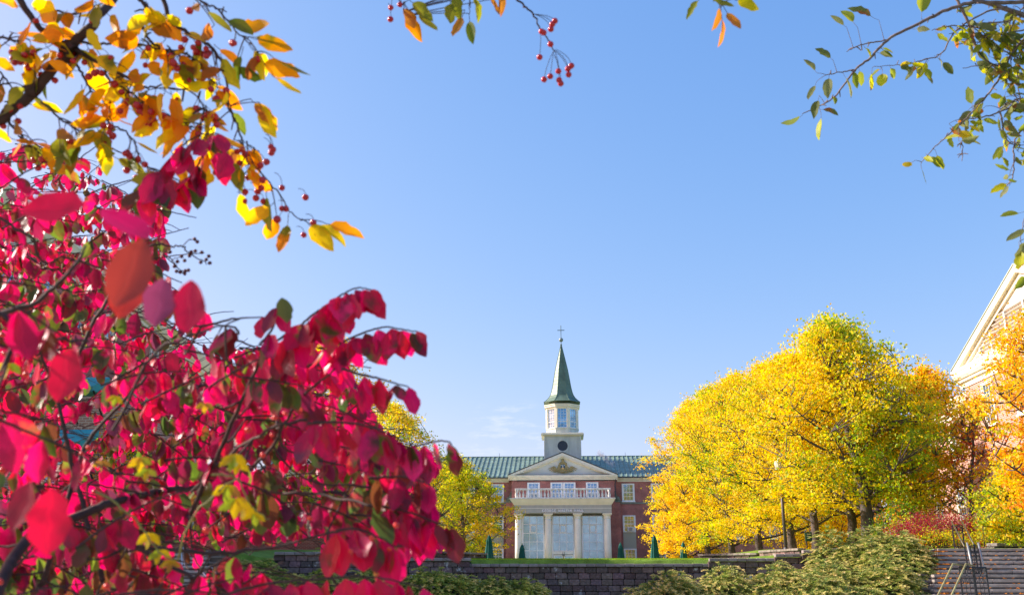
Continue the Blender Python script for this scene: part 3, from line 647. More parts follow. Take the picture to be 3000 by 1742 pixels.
# balustrade
bal = MB(); bx0, bx1 = PX_(1508.5, 1430), PX_(1788.8, 1430); zb_ = PZ_(1457.8); ztb = PZ_(1428.8); yb = YP + .12
bal.box(bx0, bx1, yb - .13, yb + .13, ztb - .16, ztb); 
bal.box(bx0, bx0 + .24, yb + .14, YF - .02, ztb - .16, ztb); bal.box(bx1 - .24, bx1, yb + .14, YF - .02, ztb - .16, ztb)
bal = bal.build('balustrade', WEATH, hall, bevel=.02)
MB().box(bx0, bx1, yb - .11, yb + .11, zb_ + .002, zb_ + .09).build('plinth', WEATH, bal)
hb = ztb - .16 - zb_ - .09; pr = [(.11, 0), (.11, .08), (.07, .1), (.12, .22), (.13, .3), (.1, .45), (.055, .66), (.05, .78), (.09, .84), (.06, .88), (.11, .92), (.11, 1)]
bm_ = MB(); bm_.lathe([(r0, z * hb) for r0, z in pr], 0, 0, 10)
b0 = bm_.build('baluster', WEATH, bal, local=True, smooth=True); b0.location = tuple(np.array([bx0 + .12, yb, zb_ + .09]) - ORG[hall.name])
locs = [(bx0 + .12 + (bx1 - bx0 - .24) * k / 26, yb) for k in range(1, 27)] + [(e, yb + .55 * k) for e in (bx0 + .12, bx1 - .12) for k in range(1, 5)]
for x, y in locs:
    c = b0.copy(); scene.collection.objects.link(c); c.parent = bal; c.location = tuple(np.array([x, y, zb_ + .09]) - ORG[hall.name])
# ---- tower
YT = YF + 3.0; tx = lambda px: P(px, 1300, YT)[0]; tz = lambda py: P(1648, py, YT)[2]
hwT = (tx(1702) - tx(1594.6)) / 2; cxt = tx(1648.2); ycT = YT + hwT
tb = MB().box(cxt - hwT, cxt + hwT, YT, YT + 2 * hwT, tz(1350) - 1, tz(1275)).build('tower_base', TOWERM, hall)
mb = MB(); k0 = hwT; k1 = (tx(1708.5) - tx(1587)) / 2
for z0_, z1_, ex in ((tz(1276.5), tz(1273), .12), (tz(1273), tz(1269.5), .35), (tz(1269.5), tz(1267), k1 - k0)):
    mb.box(cxt - hwT - ex, cxt + hwT + ex, YT - ex, YT + 2 * hwT + ex, z0_ + .001, z1_)
mb.build('cornice', CREAM, tb)
mb = MB(); nq = 9; zq0, zq1 = tz(1352), tz(1280)
for k in range(nq):
    z0_ = zq0 + (zq1 - zq0) * k / nq; z1_ = z0_ + (zq1 - zq0) / nq - .03; ww = .46 if k % 2 else .30
    for sg in (-1, 1):
        e = cxt + sg * hwT; mb.box(min(e + sg * .03, e - sg * ww), max(e + sg * .03, e - sg * ww), YT - .03, YT + ww, z0_, z1_)
mb.build('quoins', TOWERM, tb, bevel=.012)
rc = (tx(1663) - tx(1633)) / 2; zc_ = tz(1305)
def ring(ri, ro, ya, yb_, n=40):
    mb = MB(); vs = []
    for k in range(n):
        a = 2 * math.pi * k / n
        for rr_, yy_ in ((ri, ya), (ro, ya), (ro, yb_), (ri, yb_)): vs.append((cxt + rr_ * math.cos(a), yy_, zc_ + rr_ * math.sin(a)))
    return mb.add(vs, [(4 * k + i, 4 * k + (i + 1) % 4, (4 * k + 4 + (i + 1) % 4) % (4 * n), (4 * k + 4 + i) % (4 * n)) for k in range(n) for i in range(4)])
lo = MB(); lo.prism([(cxt + rc * math.cos(a), zc_ + rc * math.sin(a)) for a in np.linspace(0, 2 * math.pi, 41)[:-1]], YT - .01, YT + .05)
lo = lo.build('round_louvre', LOUV, tb)
mb = ring(rc, rc + .19, YT - .06, YT + .02)
for a in (0, 90, 180, 270): mb.box(cxt + (rc + .14) * math.cos(R_(a)) - .08, cxt + (rc + .14) * math.cos(R_(a)) + .08, YT - .09, YT + .01, zc_ + (rc + .14) * math.sin(R_(a)) - .08, zc_ + (rc + .14) * math.sin(R_(a)) + .08)
mb.build('surround', TOWERM, tb)
mb = MB()
for k in range(-6, 7):
    z = k * rc / 7; hwid = math.sqrt(max(0, rc * rc - z * z)) - .02; mb.obox((cxt, YT - .03, zc_ + z), (1, 0, 0), (0, .8, .6), (0, -.6, .8), hwid, .025, .008)
mb.build('slats', mat('slat_grey', (.1, .12, .16), .5, .4), tb)
# octagonal lantern
ap = (tx(1694) - tx(1600.6)) / 2; OR = ap / math.cos(math.pi / 8); oct0 = math.pi / 8
ZL0, ZL1 = tz(1267), tz(1253)
lan = MB(); lan.lathe([(OR + .02, tz(1267)), (OR + .02, tz(1253.5)), (OR + .1, tz(1252.8)), (OR + .1, tz(1251))], cxt, ycT, 8, oct0); lan = lan.build('lantern', TOWERM, hall)
zw_0, zw_1 = tz(1249), tz(1194)
MB().lathe([(OR - .22, tz(1251)), (OR - .22, tz(1194) + .1)], cxt, ycT, 8, oct0).build('lantern_core', mat('pale_inside', (.35, .4, .42), .7, .2), lan)
mb = MB()
for k in range(8):
    a = oct0 + k * math.pi / 4; c = np.array([cxt + (OR - .12) * math.cos(a), ycT + (OR - .12) * math.sin(a), (tz(1251) + tz(1192)) / 2])
    rd = np.array([math.cos(a), math.sin(a), 0]); tg = np.array([-math.sin(a), math.cos(a), 0]); mb.obox(c, rd, tg, (0, 0, 1), .13, .17, (tz(1192) - tz(1251)) / 2 - .004)
mb.build('corner_posts', CREAM, lan)
LG = mat('lantern_glass', (.16, .34, .50), .08, .9, .75, noise=[(.9, 3, .5, 1.5, (1, 1, 1.5))])
fwid = OR * math.sin(math.pi / 8) - .22
for k in range(8):
    a = k * math.pi / 4 + math.pi / 2; rd = np.array([math.cos(a), math.sin(a), 0]); tg = np.array([-math.sin(a), math.cos(a), 0]); c = np.array([cxt, ycT, (zw_0 + zw_1) / 2]) + rd * (ap - .12); hz = (zw_1 - zw_0) / 2
    g = MB().obox(c, tg, rd, (0, 0, 1), fwid + .04, .02, hz).build('window', LG, lan)
    f = MB()
    for s in (-1, 1): f.obox(c + tg * s * (fwid), tg, rd, (0, 0, 1), .05, .06, hz + .02); f.obox(c + np.array([0, 0, s * (hz + .02)]), tg, rd, (0, 0, 1), fwid + .1, .07, .05)
    for q in (-1 / 3, 1 / 3): f.obox(c + tg * fwid * q + rd * .03, tg, rd, (0, 0, 1), .013, .01, hz)
    for q in np.linspace(-1, 1, 8)[1:-1]: f.obox(c + np.array([0, 0, q * hz]) + rd * .03, tg, rd, (0, 0, 1), fwid, .012, .012)
    f.obox(c + np.array([0, 0, -.34 * hz]) + rd * .04, tg, rd, (0, 0, 1), fwid, .03, .035)
    f.build('frame', WHITE, g)
kc = ((tx(1700.5) - tx(1594)) / 2) / math.cos(math.pi / 8)
mb = MB(); mb.lathe([(OR + .02, tz(1193.5)), (OR + .04, tz(1190.5)), (OR + .22, tz(1188)), (kc - .12, tz(1185)), (kc, tz(1182.5)), (kc, tz(1180.5)), (kc - .1, tz(1180.2))], cxt, ycT, 8, oct0); mb.build('lantern_cornice', CREAM, lan)
# spire
sp_ = MB(); tzz = lambda py: P(1648, py, ycT)[2]; scl = (P(1700, 1100, ycT)[0] - P(1600, 1100, ycT)[0]) / 100
prof = [(52.5, 1181), (46, 1176), (38.5, 1168), (33.5, 1160), (30.2, 1150), (27, 1136), (18.2, 1084), (1.3, 1011)]
sp_.lathe([(r0 * scl / math.cos(math.pi / 8), tzz(y)) for r0, y in prof], cxt, ycT, 8, oct0); sp_ = sp_.build('spire', COPPER, hall)
mb = MB()
for k in range(8):
    a = oct0 + k * math.pi / 4
    mb.tube([(cxt + r0 * scl / math.cos(math.pi / 8) * math.cos(a), ycT + r0 * scl / math.cos(math.pi / 8) * math.sin(a), tzz(y)) for r0, y in prof], .035, 5)
mb.build('hip_seams', COPPER, sp_)
mb = MB()
for i in range(14):
    py = 1172 - i * 11; r0 = np.interp(-py, [-y for _, y in prof], [q for q, _ in prof]) * scl / math.cos(math.pi / 8); mb.lathe([(r0 + .01, -.012), (r0 + .018, 0), (r0 + .01, .012)], cxt, ycT, 8, oct0, tzz(py))
mb.build('lap_seams', COPPER, sp_)
CR = mat('finial_metal', (.10, .16, .15), .45, .4, .4)
MB().lathe([(.03, tzz(1012)), (.12, tzz(1009.5)), (.12, tzz(1008)), (.04, tzz(1007)), (.04, tzz(1001))], cxt, ycT, 10).build('finial', CR, sp_)
MB().sphere((cxt, ycT, tzz(995)), 6.4 * scl, 20, 12).build('ball', mat('ball_metal', (.22, .27, .27), .45, .4, .3), sp_, smooth=True)
mb = MB(); mb.tube([(cxt, ycT, tzz(989)), (cxt, ycT, tzz(953))], .045, 6); mb.tube([(cxt - 10.5 * scl, ycT, tzz(967)), (cxt + 10.5 * scl, ycT, tzz(967))], .045, 6); mb.build('cross', CR, sp_)
# ------------------------------------------------------------------ side buildings (local frame: x along the facade, front at y=0 facing -y)
def facade_root(name, A, B, label):
    A = np.array(A, float); B = np.array(B, float); rz = math.atan2(B[1] - A[1], B[0] - A[0])
    return empty(name, (A[0], A[1], 0), rz, label, 'building'), float(np.linalg.norm((B - A)[:2]))
# right: facade faces -X (towards the quad). local x runs from far (A) to near (B)
Yr = 50.0; pc = P(2779, 1092, Yr); XR = pc[0] + .5; ZR = pc[2]
rb, LR = facade_root('side_building', (XR, Yr - .6), (XR, Yr - 15.6), 'sunlit pale brick building with white louvred gable at the right edge')
hgab = P(2962, 778, Yr - 8.0)[2]
def bx(name, m, par, *a, **k): return MB().box(*a).build(name, m, par, local=True, **k)
bx('wall', BRICK2, rb, 0, 15, 0, 22, 1.5, ZR - .9)
bx('rear_wall', BRICK2, rb, -16, -.002, 1.3, 20, 1.5, ZR - 1.7)
def cornice_l(x0, x1, y, z0, z1, proj, m, par, name='cornice'):
    prof = [(0, 0), (.12, 0), (.14, .22), (.42, .30), (.45, .42), (.62, .46), (.80, .62), (.96, .84), (1, .86), (1, 1), (0, 1)]
    mb = MB(); mb.prism([(y - p * proj, z0 + q * (z1 - z0)) for p, q in prof], x0, x1, 'x'); return mb.build(name, m, par, local=True)
cornice_l(-.5, 15.5, 0, ZR - .92, ZR, .45, CREAM, rb); cornice_l(-16, -.72, 1.3, ZR - 1.75, ZR - .85, .7, CREAM, rb)
MB().prism([(.6, ZR - .85), (12, ZR + 4), (23, ZR - .85)], -16.3, -.72, 'x').build('roof', ROOFM, rb, local=True)
gb = MB().prism([(-.0, ZR + .01), (15, ZR + .01), (7.5, hgab - .25)], .03, 21.5).build('gable', mat('gable_white', (.88, .86, .78), .7, .3), rb, local=True)
za_ = hgab
for t0, t1, ya in ((0, .34, -.28), (.345, .58, -.10)):
    for sg in (-1, 1):
        e = 7.5 + sg * 8.2
        MB().prism([(7.5, za_ - t0), (e, ZR + .1 - t0 * .3) if t0 == 0 else (e - sg * t0 * 1.8, ZR + .01), (e - sg * t1 * 1.8, ZR + .01), (7.5, za_ - t1)], ya, .03).build('rake_cornice', CREAM, gb, local=True)
MB().prism([(-.8, ZR + .12), (7.5, za_ + .02), (15.8, ZR + .12), (15.8, ZR + .16), (7.5, za_ + .08), (-.8, ZR + .16)], -.32, 22).build('roof_edge', mat('verdigris', (.40, .48, .42), .6, .3), gb, local=True)
# louvres of the gable
zl_ = ZR + .25; mb = MB(); sl2 = (hgab - ZR) / 7.5
for k in range(9):
    z = zl_ + k * .17; xm_ = (z - ZR) / sl2 + 1.25
    if xm_ < 6: mb.obox((7.5, -.06, z), (1, 0, 0), (0, .8, -.6), (0, .6, .8), 7.5 - xm_, .08, .014)
mb.build('louvre_slats', mat('warm_white', (.78, .74, .66), .6, .3), gb, local=True)
MB().prism([(1.5, ZR + .1), (13.5, ZR + .1), (10.2, ZR + 1.75), (4.8, ZR + 1.75)], -.01, .025).build('louvre_recess', mat('brown_recess', (.12, .07, .045), .8, .2), gb, local=True)
mb = MB()
for x in (2.6, 3.9, 5.6, 7.5, 9.4, 11.1): mb.box(x - .06, x + .06, -.16, -.02, ZR + .12, ZR + .1 + min(1.6, (x - 1.2) * sl2 * .8 if x < 7.5 else (13.8 - x) * sl2 * .8))
mb.build('louvre_mullions', mat('warm_white'), gb, local=True)
def warr(par, xs_, zs, y, w_, h_, cols=3):
    for x in xs_:
        for z in zs: window(par, x - w_ / 2, x + w_ / 2, z, z + h_, y, cols, (.25, .5, .75), .5, fm=mat('warm_white'))
ORG[rb.name] = np.zeros(3)
warr(rb, (2.6, 6.0, 9.4, 12.6), (ZR - 3.2, ZR - 6.9, ZR - 10.4), 0, 1.25, 2.1)
warr(rb, (-2.2, -5.4, -8.6, -11.8), (ZR - 4.0, ZR - 7.6, ZR - 11.0), 1.3, 1.25, 2.1)
# left: facade faces +X (mirrored), partly hidden by the bush
pf = P(640, 1078, 60.0); ZLf = pf[2]
d0 = ray(0, 516); t_ = (ZLf - CAM[2]) / d0[2]; pn = CAM + d0 * t_
lb, LLn = facade_root('side_building', (pn[0], pn[1]), (pf[0], pf[1]), 'brick building with cream eaves and teal awnings behind the red bush')
ORG[lb.name] = np.zeros(3)
bx('wall', BRICK, lb, 0, LLn - .4, .5, 14, .2, ZLf - .9)
cornice_l(-.5, LLn, .5, ZLf - 1.2, ZLf, .55, CREAM, lb)
MB().prism([(0, ZLf + .01), (7, ZLf + .8), (14.5, ZLf)], -.5, LLn, 'x').build('roof', GUTTER, lb, local=True)
warr(lb, [2.5 + 3.4 * k for k in range(int((LLn - 3) / 3.4) + 1)], (ZLf - 3.6, ZLf - 7.2, ZLf - 10.6), .5, 1.25, 2.1)
TEAL = mat('teal_awning', (.03, .30, .32), .6, .3, noise=[(2, 4, .85, 1.1, (1, 1, 1))])
def awning(pxa, pya, pxb, pyb, Y, label):
    a = P(pxa, pya, Y); b_ = P(pxb, pyb, Y); root = empty('awning', tuple(a), 0, label, 'awning', 'teal awnings')
    w_ = b_[0] - a[0]; h_ = a[2] - b_[2]
    MB().prism([(Y, a[2]), (Y - 1.1, a[2] - h_ * .8), (Y - 1.1, b_[2]), (Y, b_[2])], a[0], b_[0], 'x').build('canvas', TEAL, root)
    MB().box(a[0] - .02, b_[0] + .02, Y - 1.16, Y - 1.1, b_[2] - .06, b_[2] + .1).build('valance', mat('teal_dark', (.02, .16, .15), .6, .3), root)
    MB().tube([(a[0], Y - 1.0, b_[2]), (a[0], Y, b_[2] - .9)], .03, 5).build('bracket', IRON, root)
    MB().tube([(b_[0], Y - 1.0, b_[2]), (b_[0], Y, b_[2] - .9)], .03, 5).build('bracket', IRON, root)
awning(245, 1105, 316, 1160, 30, 'upper teal awning glimpsed through the red bush'); awning(130, 1258, 284, 1318, 28, 'lower teal awning above the hidden side door at left')
root = empty('entrance_block', tuple(P(210, 1300, 31)), 0, 'small brick entrance bay with white windows below the teal awnings', 'building')
a = P(40, 1080, 31); c = P(300, 1600, 31); MB().box(a[0], c[0], 31.2, 36, 0, a[2] - .4).build('wall', BRICK2, root)
for px in (150, 235): q = P(px, 1330, 31.2); window(root, q[0] - .45, q[0] + .45, q[2] - 1.7, q[2], 31.2, 2, (.33, .66), .5)
# low brick houses seen between the trunks
def small_block(px0, px1, py, Y, lb_, m=BRICK):
    a = P(px0, py, Y); c = P(px1, py, Y); root = empty('annex', (a[0], Y, 2.5), 0, lb_, 'building')
    MB().box(a[0], c[0], Y, Y + 8, 1.5, a[2]).build('wall', m, root); MB().box(a[0] - .2, c[0] + .2, Y - .2, Y + 8.2, a[2] + .002, a[2] + .35).build('parapet', CREAM, root)
    for k in range(max(1, int((c[0] - a[0]) / 3.5))): x = a[0] + 1.8 + k * 3.5; window(root, x - .6, x + .6, a[2] - 2.6, a[2] - .7, Y, 2, (.5,), None)
small_block(2010, 2480, 1500, 99.5, 'low brick annex glimpsed between the trunks of the yellow trees')
small_block(380, 960, 1400, 62, 'shaded brick annex seen under the red leaves beside the left stairs')
# ------------------------------------------------------------------ umbrellas, lamp, signs
UGREEN = mat('green_canvas', (.012, .105, .085), .75, .2, noise=[(5, 4, .8, 1.2, (1, 1, .3))])
def make_umbrella():
    root = empty('patio_umbrella', (0, 0, 0), 0)
    mb = MB(); n = 32; prof = [(.05, 2.42), (.10, 2.34), (.13, 2.1), (.145, 2.02), (.13, 1.98), (.17, 1.6), (.21, 1.0), (.25, .55), (.27, .42)]
    vs = []
    for r0, z in prof:
        for i in range(n):
            a = 2 * math.pi * i / n; rr = r0 * (1.3 if z < 2.3 else 1.1) * (1 + (.22 if z < 2.3 else .08) * math.cos(8 * a)) + .01 * math.sin(3 * a + z * 2); vs.append((rr * math.cos(a), rr * math.sin(a), z + (.05 * math.cos(8 * a) if z < .5 else 0)))
    k = len(prof); mb.add(vs, [(j * n + (i + 1) % n, j * n + i, (j + 1) * n + i, (j + 1) * n + (i + 1) % n) for j in range(k - 1) for i in range(n)]); mb.build('canopy', UGREEN, root, smooth=True)
    MB().lathe([(.15, 1.96), (.155, 2.0), (.15, 2.04)], 0, 0, 16).build('strap', UGREEN, root)
    MB().lathe([(.022, .05), (.022, 2.42)], 0, 0, 10).build('pole', mat('dark_pole', (.06, .06, .06), .4, .5, .4), root)
    MB().lathe([(.0, 2.56), (.03, 2.53), (.035, 2.47), (.06, 2.42), (.0, 2.4)], 0, 0, 10).build('finial', UGREEN, root)
    MB().lathe([(.28, 0), (.28, .05), (.05, .09), (.04, .3)], 0, 0, 20).build('base', GUTTER, root)
    return root
u0 = make_umbrella()
def copy_tree(o, parent=None):
    c = o.copy(); scene.collection.objects.link(c)
    if parent is not None: c.parent = parent
    for ch in list(o.children): copy_tree(ch, c)
    return c
UM = [(1385.5, 1583, 84, 1, 'small closed green umbrella leftmost, before the yellow-green tree'), (1433, 1563, 73, 1.0, 'tall closed green umbrella in front of the yellow-green tree'),
      (1529.5, 1589, 78, .97, 'closed green umbrella before the leftmost portico column'), (1817.5, 1586, 78, 1.0, 'closed green umbrella right of the portico beside the brick wall'),
      (1916, 1563, 73, 1.0, 'tall closed green umbrella in front of the yellow tree row'), (2001, 1583, 75, .96, 'rightmost closed green umbrella, half hidden by yellow leaves')]
for i, (px, py, Y, s, lb_) in enumerate(UM):
    o = u0 if i == 0 else copy_tree(u0)
    p = P(px, py, Y); o.location = (p[0], Y, p[2] - 2.56 * s); o.scale = (s, s, s); o.rotation_euler.z = i * .7; tag(o, lb_, 'umbrella', 'closed green patio umbrellas')
a = P(2303, 1608, 46); root = empty('street_lamp', (a[0], 46, gh(a[0], 46)), 0, 'slim dark lamp pole rising into the yellow leaves', 'street lamp')
tp = P(2285, 1380, 46); MB().tube([(a[0], 46, gh(a[0], 46) - .2), (a[0], 46, tp[2])], [.085, .06], 12).build('pole', mat('bronze_pole', (.10, .085, .085), .5, .4, .2), root, smooth=True)
mb = MB(); mb.lathe([(.05, 0), (.2, .1), (.26, .45), (.1, .55), (.03, .7)], a[0], 46, 12, cz=tp[2]); mb.build('lamp_head', mat('lamp_glass', (.6, .6, .55), .3, .5), root)
MB().lathe([(.16, 0), (.16, .12), (.1, .3)], a[0], 46, 12, cz=gh(a[0], 46) - .02).build('base', GUTTER, root)
a = P(2358, 1557, 50); c = P(2384, 1584, 50); root = empty('notice_board', (a[0], 50, c[2]), 0, 'small dark green notice board behind the yellow tree trunks', 'sign')
MB().box(a[0], c[0], 50, 50.06, c[2], a[2]).build('board', mat('board_green', (.03, .10, .06), .6, .3), root)
mb = MB(); 
for k in range(3): mb.box(a[0] + .08, c[0] - .1 - .08 * k, 49.985, 49.998, a[2] - .12 - k * .1, a[2] - .09 - k * .1)
mb.build('text_lines', WHITE, root)
for x in (a[0] + .05, c[0] - .05): MB().box(x - .025, x + .025, 50.0, 50.05, 2.9, c[2] - .002).build('post', GUTTER, root)
a = P(2546, 1574, 33.4); root = empty('marker_post', (a[0], 33.4, 2.3), 0, 'short whitish wooden post on top of the juniper mound', 'post')
MB().box(a[0] - .075, a[0] + .075, 33.33, 33.48, gh(a[0], 33.4) - .3, a[2]).build('post', WHITE, root, bevel=.01)
# ------------------------------------------------------------------ leaves
def norm(a): return a / (np.linalg.norm(a, axis=-1, keepdims=True) + 1e-9)
LEAFN = 8
def leaf_mesh(name, P0, A, Nn, Ln, W, C1, C2, curl, fold, prof='ovate', seed=0, wave=.04):
    """many curved leaves with a midrib fold; rows of (edge, rib, edge)"""
    r = np.random.default_rng(seed); n = len(P0); A = norm(A); S = norm(np.cross(A, Nn)); Nn = norm(np.cross(S, A))
    ts = np.array([0, .09, .22, .38, .54, .69, .82, .92, 1])
    wp = {'ovate': [.05, .5, .84, 1.0, .96, .78, .50, .22, .0], 'apple': [.06, .58, .90, 1.0, .96, .82, .58, .28, .0], 'spindle': [.05, .44, .78, .97, 1.0, .90, .66, .33, .0]}[prof]
    V = np.zeros((n, LEAFN + 1, 5, 3)); 
    for i, t in enumerate(ts):
        wv = .5 * W * wp[i] * (1 + r.uniform(-.04, .04, n))
        bend = curl * (t ** 2) * Ln; asx = np.sin(t * math.pi) * r.normal(0, .03, n) * Ln
        mid = P0 + A * (t * Ln)[:, None] * (1 - .25 * np.abs(curl)[:, None] * t) + Nn * bend[:, None] + S * asx[:, None]
        for k, q in enumerate((-1, -.5, 0, .5, 1)):
            lift = (abs(q) * fold * wv) + (r.normal(0, wave, n) * wv if abs(q) == 1 else 0)
            V[:, i, k] = mid + S * (q * wv)[:, None] + Nn * lift[:, None]
    nv = (LEAFN + 1) * 5
    f = np.array([(i * 5 + k, i * 5 + k + 1, (i + 1) * 5 + k + 1, (i + 1) * 5 + k) for i in range(LEAFN) for k in range(4)])
    F = (np.arange(n)[:, None, None] * nv + f[None]).reshape(-1, 4)
    uv = np.array([(k / 4, i / LEAFN) for i in range(LEAFN + 1) for k in range(5)])
    return np_mesh(name, V.reshape(-1, 3), F, {'col': np.repeat(C1, nv, 0), 'col2': np.repeat(C2, nv, 0)}, np.tile(uv, (n, 1)), smooth=True)
def leaf_material(name, trans=.5, rough=.42, spec=.35, blot=(18, .52, .62), vein=1.25):
    m = bpy.data.materials.new(name); m.use_nodes = True; t = m.node_tree; t.nodes.clear(); LK = t.links.new
    a1 = N(t, 'ShaderNodeAttribute'); a1.attribute_name = 'col'; a2 = N(t, 'ShaderNodeAttribute'); a2.attribute_name = 'col2'
    tc = N(t, 'ShaderNodeTexCoord'); nz = N(t, 'ShaderNodeTexNoise'); nz.inputs['Scale'].default_value = blot[0]; nz.inputs['Detail'].default_value = 3
    mr = N(t, 'ShaderNodeMapRange'); mr.inputs['From Min'].default_value = blot[1]; mr.inputs['From Max'].default_value = blot[2]
    mx = N(t, 'ShaderNodeMixRGB'); LK(tc.outputs['Object'], nz.inputs['Vector']); LK(nz.outputs['Fac'], mr.inputs['Value']); LK(mr.outputs[0], mx.inputs['Fac'])
    LK(a1.outputs['Color'], mx.inputs['Color1']); LK(a2.outputs['Color'], mx.inputs['Color2'])
    # midrib and side veins, from the leaf's own uv
    sp2 = N(t, 'ShaderNodeSeparateXYZ'); LK(tc.outputs['UV'], sp2.inputs[0])
    s1 = N(t, 'ShaderNodeMath', operation='SUBTRACT'); s1.inputs[1].default_value = .5; ab = N(t, 'ShaderNodeMath', operation='ABSOLUTE')
    LK(sp2.outputs[0], s1.inputs[0]); LK(s1.outputs[0], ab.inputs[0])
    rib = N(t, 'ShaderNodeMapRange'); rib.inputs['From Min'].default_value = .05; rib.inputs['From Max'].default_value = .02; LK(ab.outputs[0], rib.inputs['Value'])
    m1 = N(t, 'ShaderNodeMath', operation='MULTIPLY_ADD'); m1.inputs[1].default_value = -1.1; LK(ab.outputs[0], m1.inputs[0]); LK(sp2.outputs[1], m1.inputs[2])
    m2 = N(t, 'ShaderNodeMath', operation='MULTIPLY'); m2.inputs[1].default_value = 46; sn = N(t, 'ShaderNodeMath', operation='SINE'); LK(m1.outputs[0], m2.inputs[0]); LK(m2.outputs[0], sn.inputs[0])
    vn = N(t, 'ShaderNodeMapRange'); vn.inputs['From Min'].default_value = .8; vn.inputs['From Max'].default_value = 1; vn.inputs['To Max'].default_value = .45; LK(sn.outputs[0], vn.inputs['Value'])
    mxm = N(t, 'ShaderNodeMath', operation='MAXIMUM'); LK(rib.outputs[0], mxm.inputs[0]); LK(vn.outputs[0], mxm.inputs[1])
    sc = N(t, 'ShaderNodeMapRange'); sc.inputs['To Min'].default_value = 1; sc.inputs['To Max'].default_value = vein; LK(mxm.outputs[0], sc.inputs['Value'])
    vm = N(t, 'ShaderNodeVectorMath', operation='SCALE'); LK(mx.outputs[0], vm.inputs[0]); LK(sc.outputs[0], vm.inputs['Scale'])
    p = N(t, 'ShaderNodeBsdfPrincipled'); p.inputs['Roughness'].default_value = rough; p.inputs['Specular IOR Level'].default_value = spec
    bp = N(t, 'ShaderNodeBump'); bp.inputs['Strength'].default_value = .35; bp.inputs['Distance'].default_value = .002; LK(mxm.outputs[0], bp.inputs['Height']); LK(bp.outputs[0], p.inputs['Normal'])
    tr = N(t, 'ShaderNodeBsdfTranslucent'); ms = N(t, 'ShaderNodeMixShader'); ms.inputs[0].default_value = trans; o = N(t, 'ShaderNodeOutputMaterial')
    hs = N(t, 'ShaderNodeHueSaturation'); hs.inputs['Saturation'].default_value = 1.05; hs.inputs['Value'].default_value = 1.4; LK(vm.outputs[0], hs.inputs['Color']); LK(hs.outputs[0], tr.inputs['Color'])
    LK(vm.outputs[0], p.inputs['Base Color']); LK(p.outputs[0], ms.inputs[1]); LK(tr.outputs[0], ms.inputs[2]); LK(ms.outputs[0], o.inputs[0])
    return m
RLEAF = leaf_material('spindle_leaf', .55, .34, .6, (34, .50, .66), 1.2)
YLEAF = leaf_material('crab_leaf', .6, .45, .35, (26, .5, .62), 1.12)
TLEAF = mat('tree_leaf', attr='col', rough=.5, spec=.35, trans=.55)
BARK = mat('bark', (.115, .09, .085), .9, .15, noise=[(14, 5, .6, 1.35, (1, 1, .25)), (2, 3, .8, 1.2, (1, 1, 1))], bump=(18, .8, .03))
TWIG = mat('twig_bark', (.06, .034, .030), .75, .25, noise=[(60, 4, .7, 1.4, (1, 1, 1))], bump=(120, .5, .002))
def np_tubes(paths, nside=5):
    """paths: list of (pts (k,3), radii (k,))"""
    Vs = []; Fs = []; base = 0
    for pts, rad in paths:
        pts = np.asarray(pts, float); k = len(pts); rad = np.broadcast_to(rad, (k,))
        T = np.gradient(pts, axis=0); T = norm(T); ref = np.where(np.abs(T[:, 2:3]) < .9, np.array([[0, 0, 1.]]), np.array([[1., 0, 0]])); ref = np.broadcast_to(ref[0], T.shape)
        U = norm(np.cross(T, ref)); Q = np.cross(T, U); a = np.arange(nside) * 2 * math.pi / nside
        V = pts[:, None] + rad[:, None, None] * (np.cos(a)[None, :, None] * U[:, None] + np.sin(a)[None, :, None] * Q[:, None])
        Vs.append(V.reshape(-1, 3)); i = np.arange(k - 1)[:, None] * nside; j = np.arange(nside)[None]; j2 = (j + 1) % nside
        Fs.append((np.stack([i + j, i + j2, i + nside + j2, i + nside + j], -1)).reshape(-1, 4) + base); base += k * nside
    return np.concatenate(Vs), np.concatenate(Fs)
def bez(p0, p1, p2, n=7):
    t = np.linspace(0, 1, n)[:, None]; return (1 - t) ** 2 * p0 + 2 * t * (1 - t) * p1 + t * t * p2
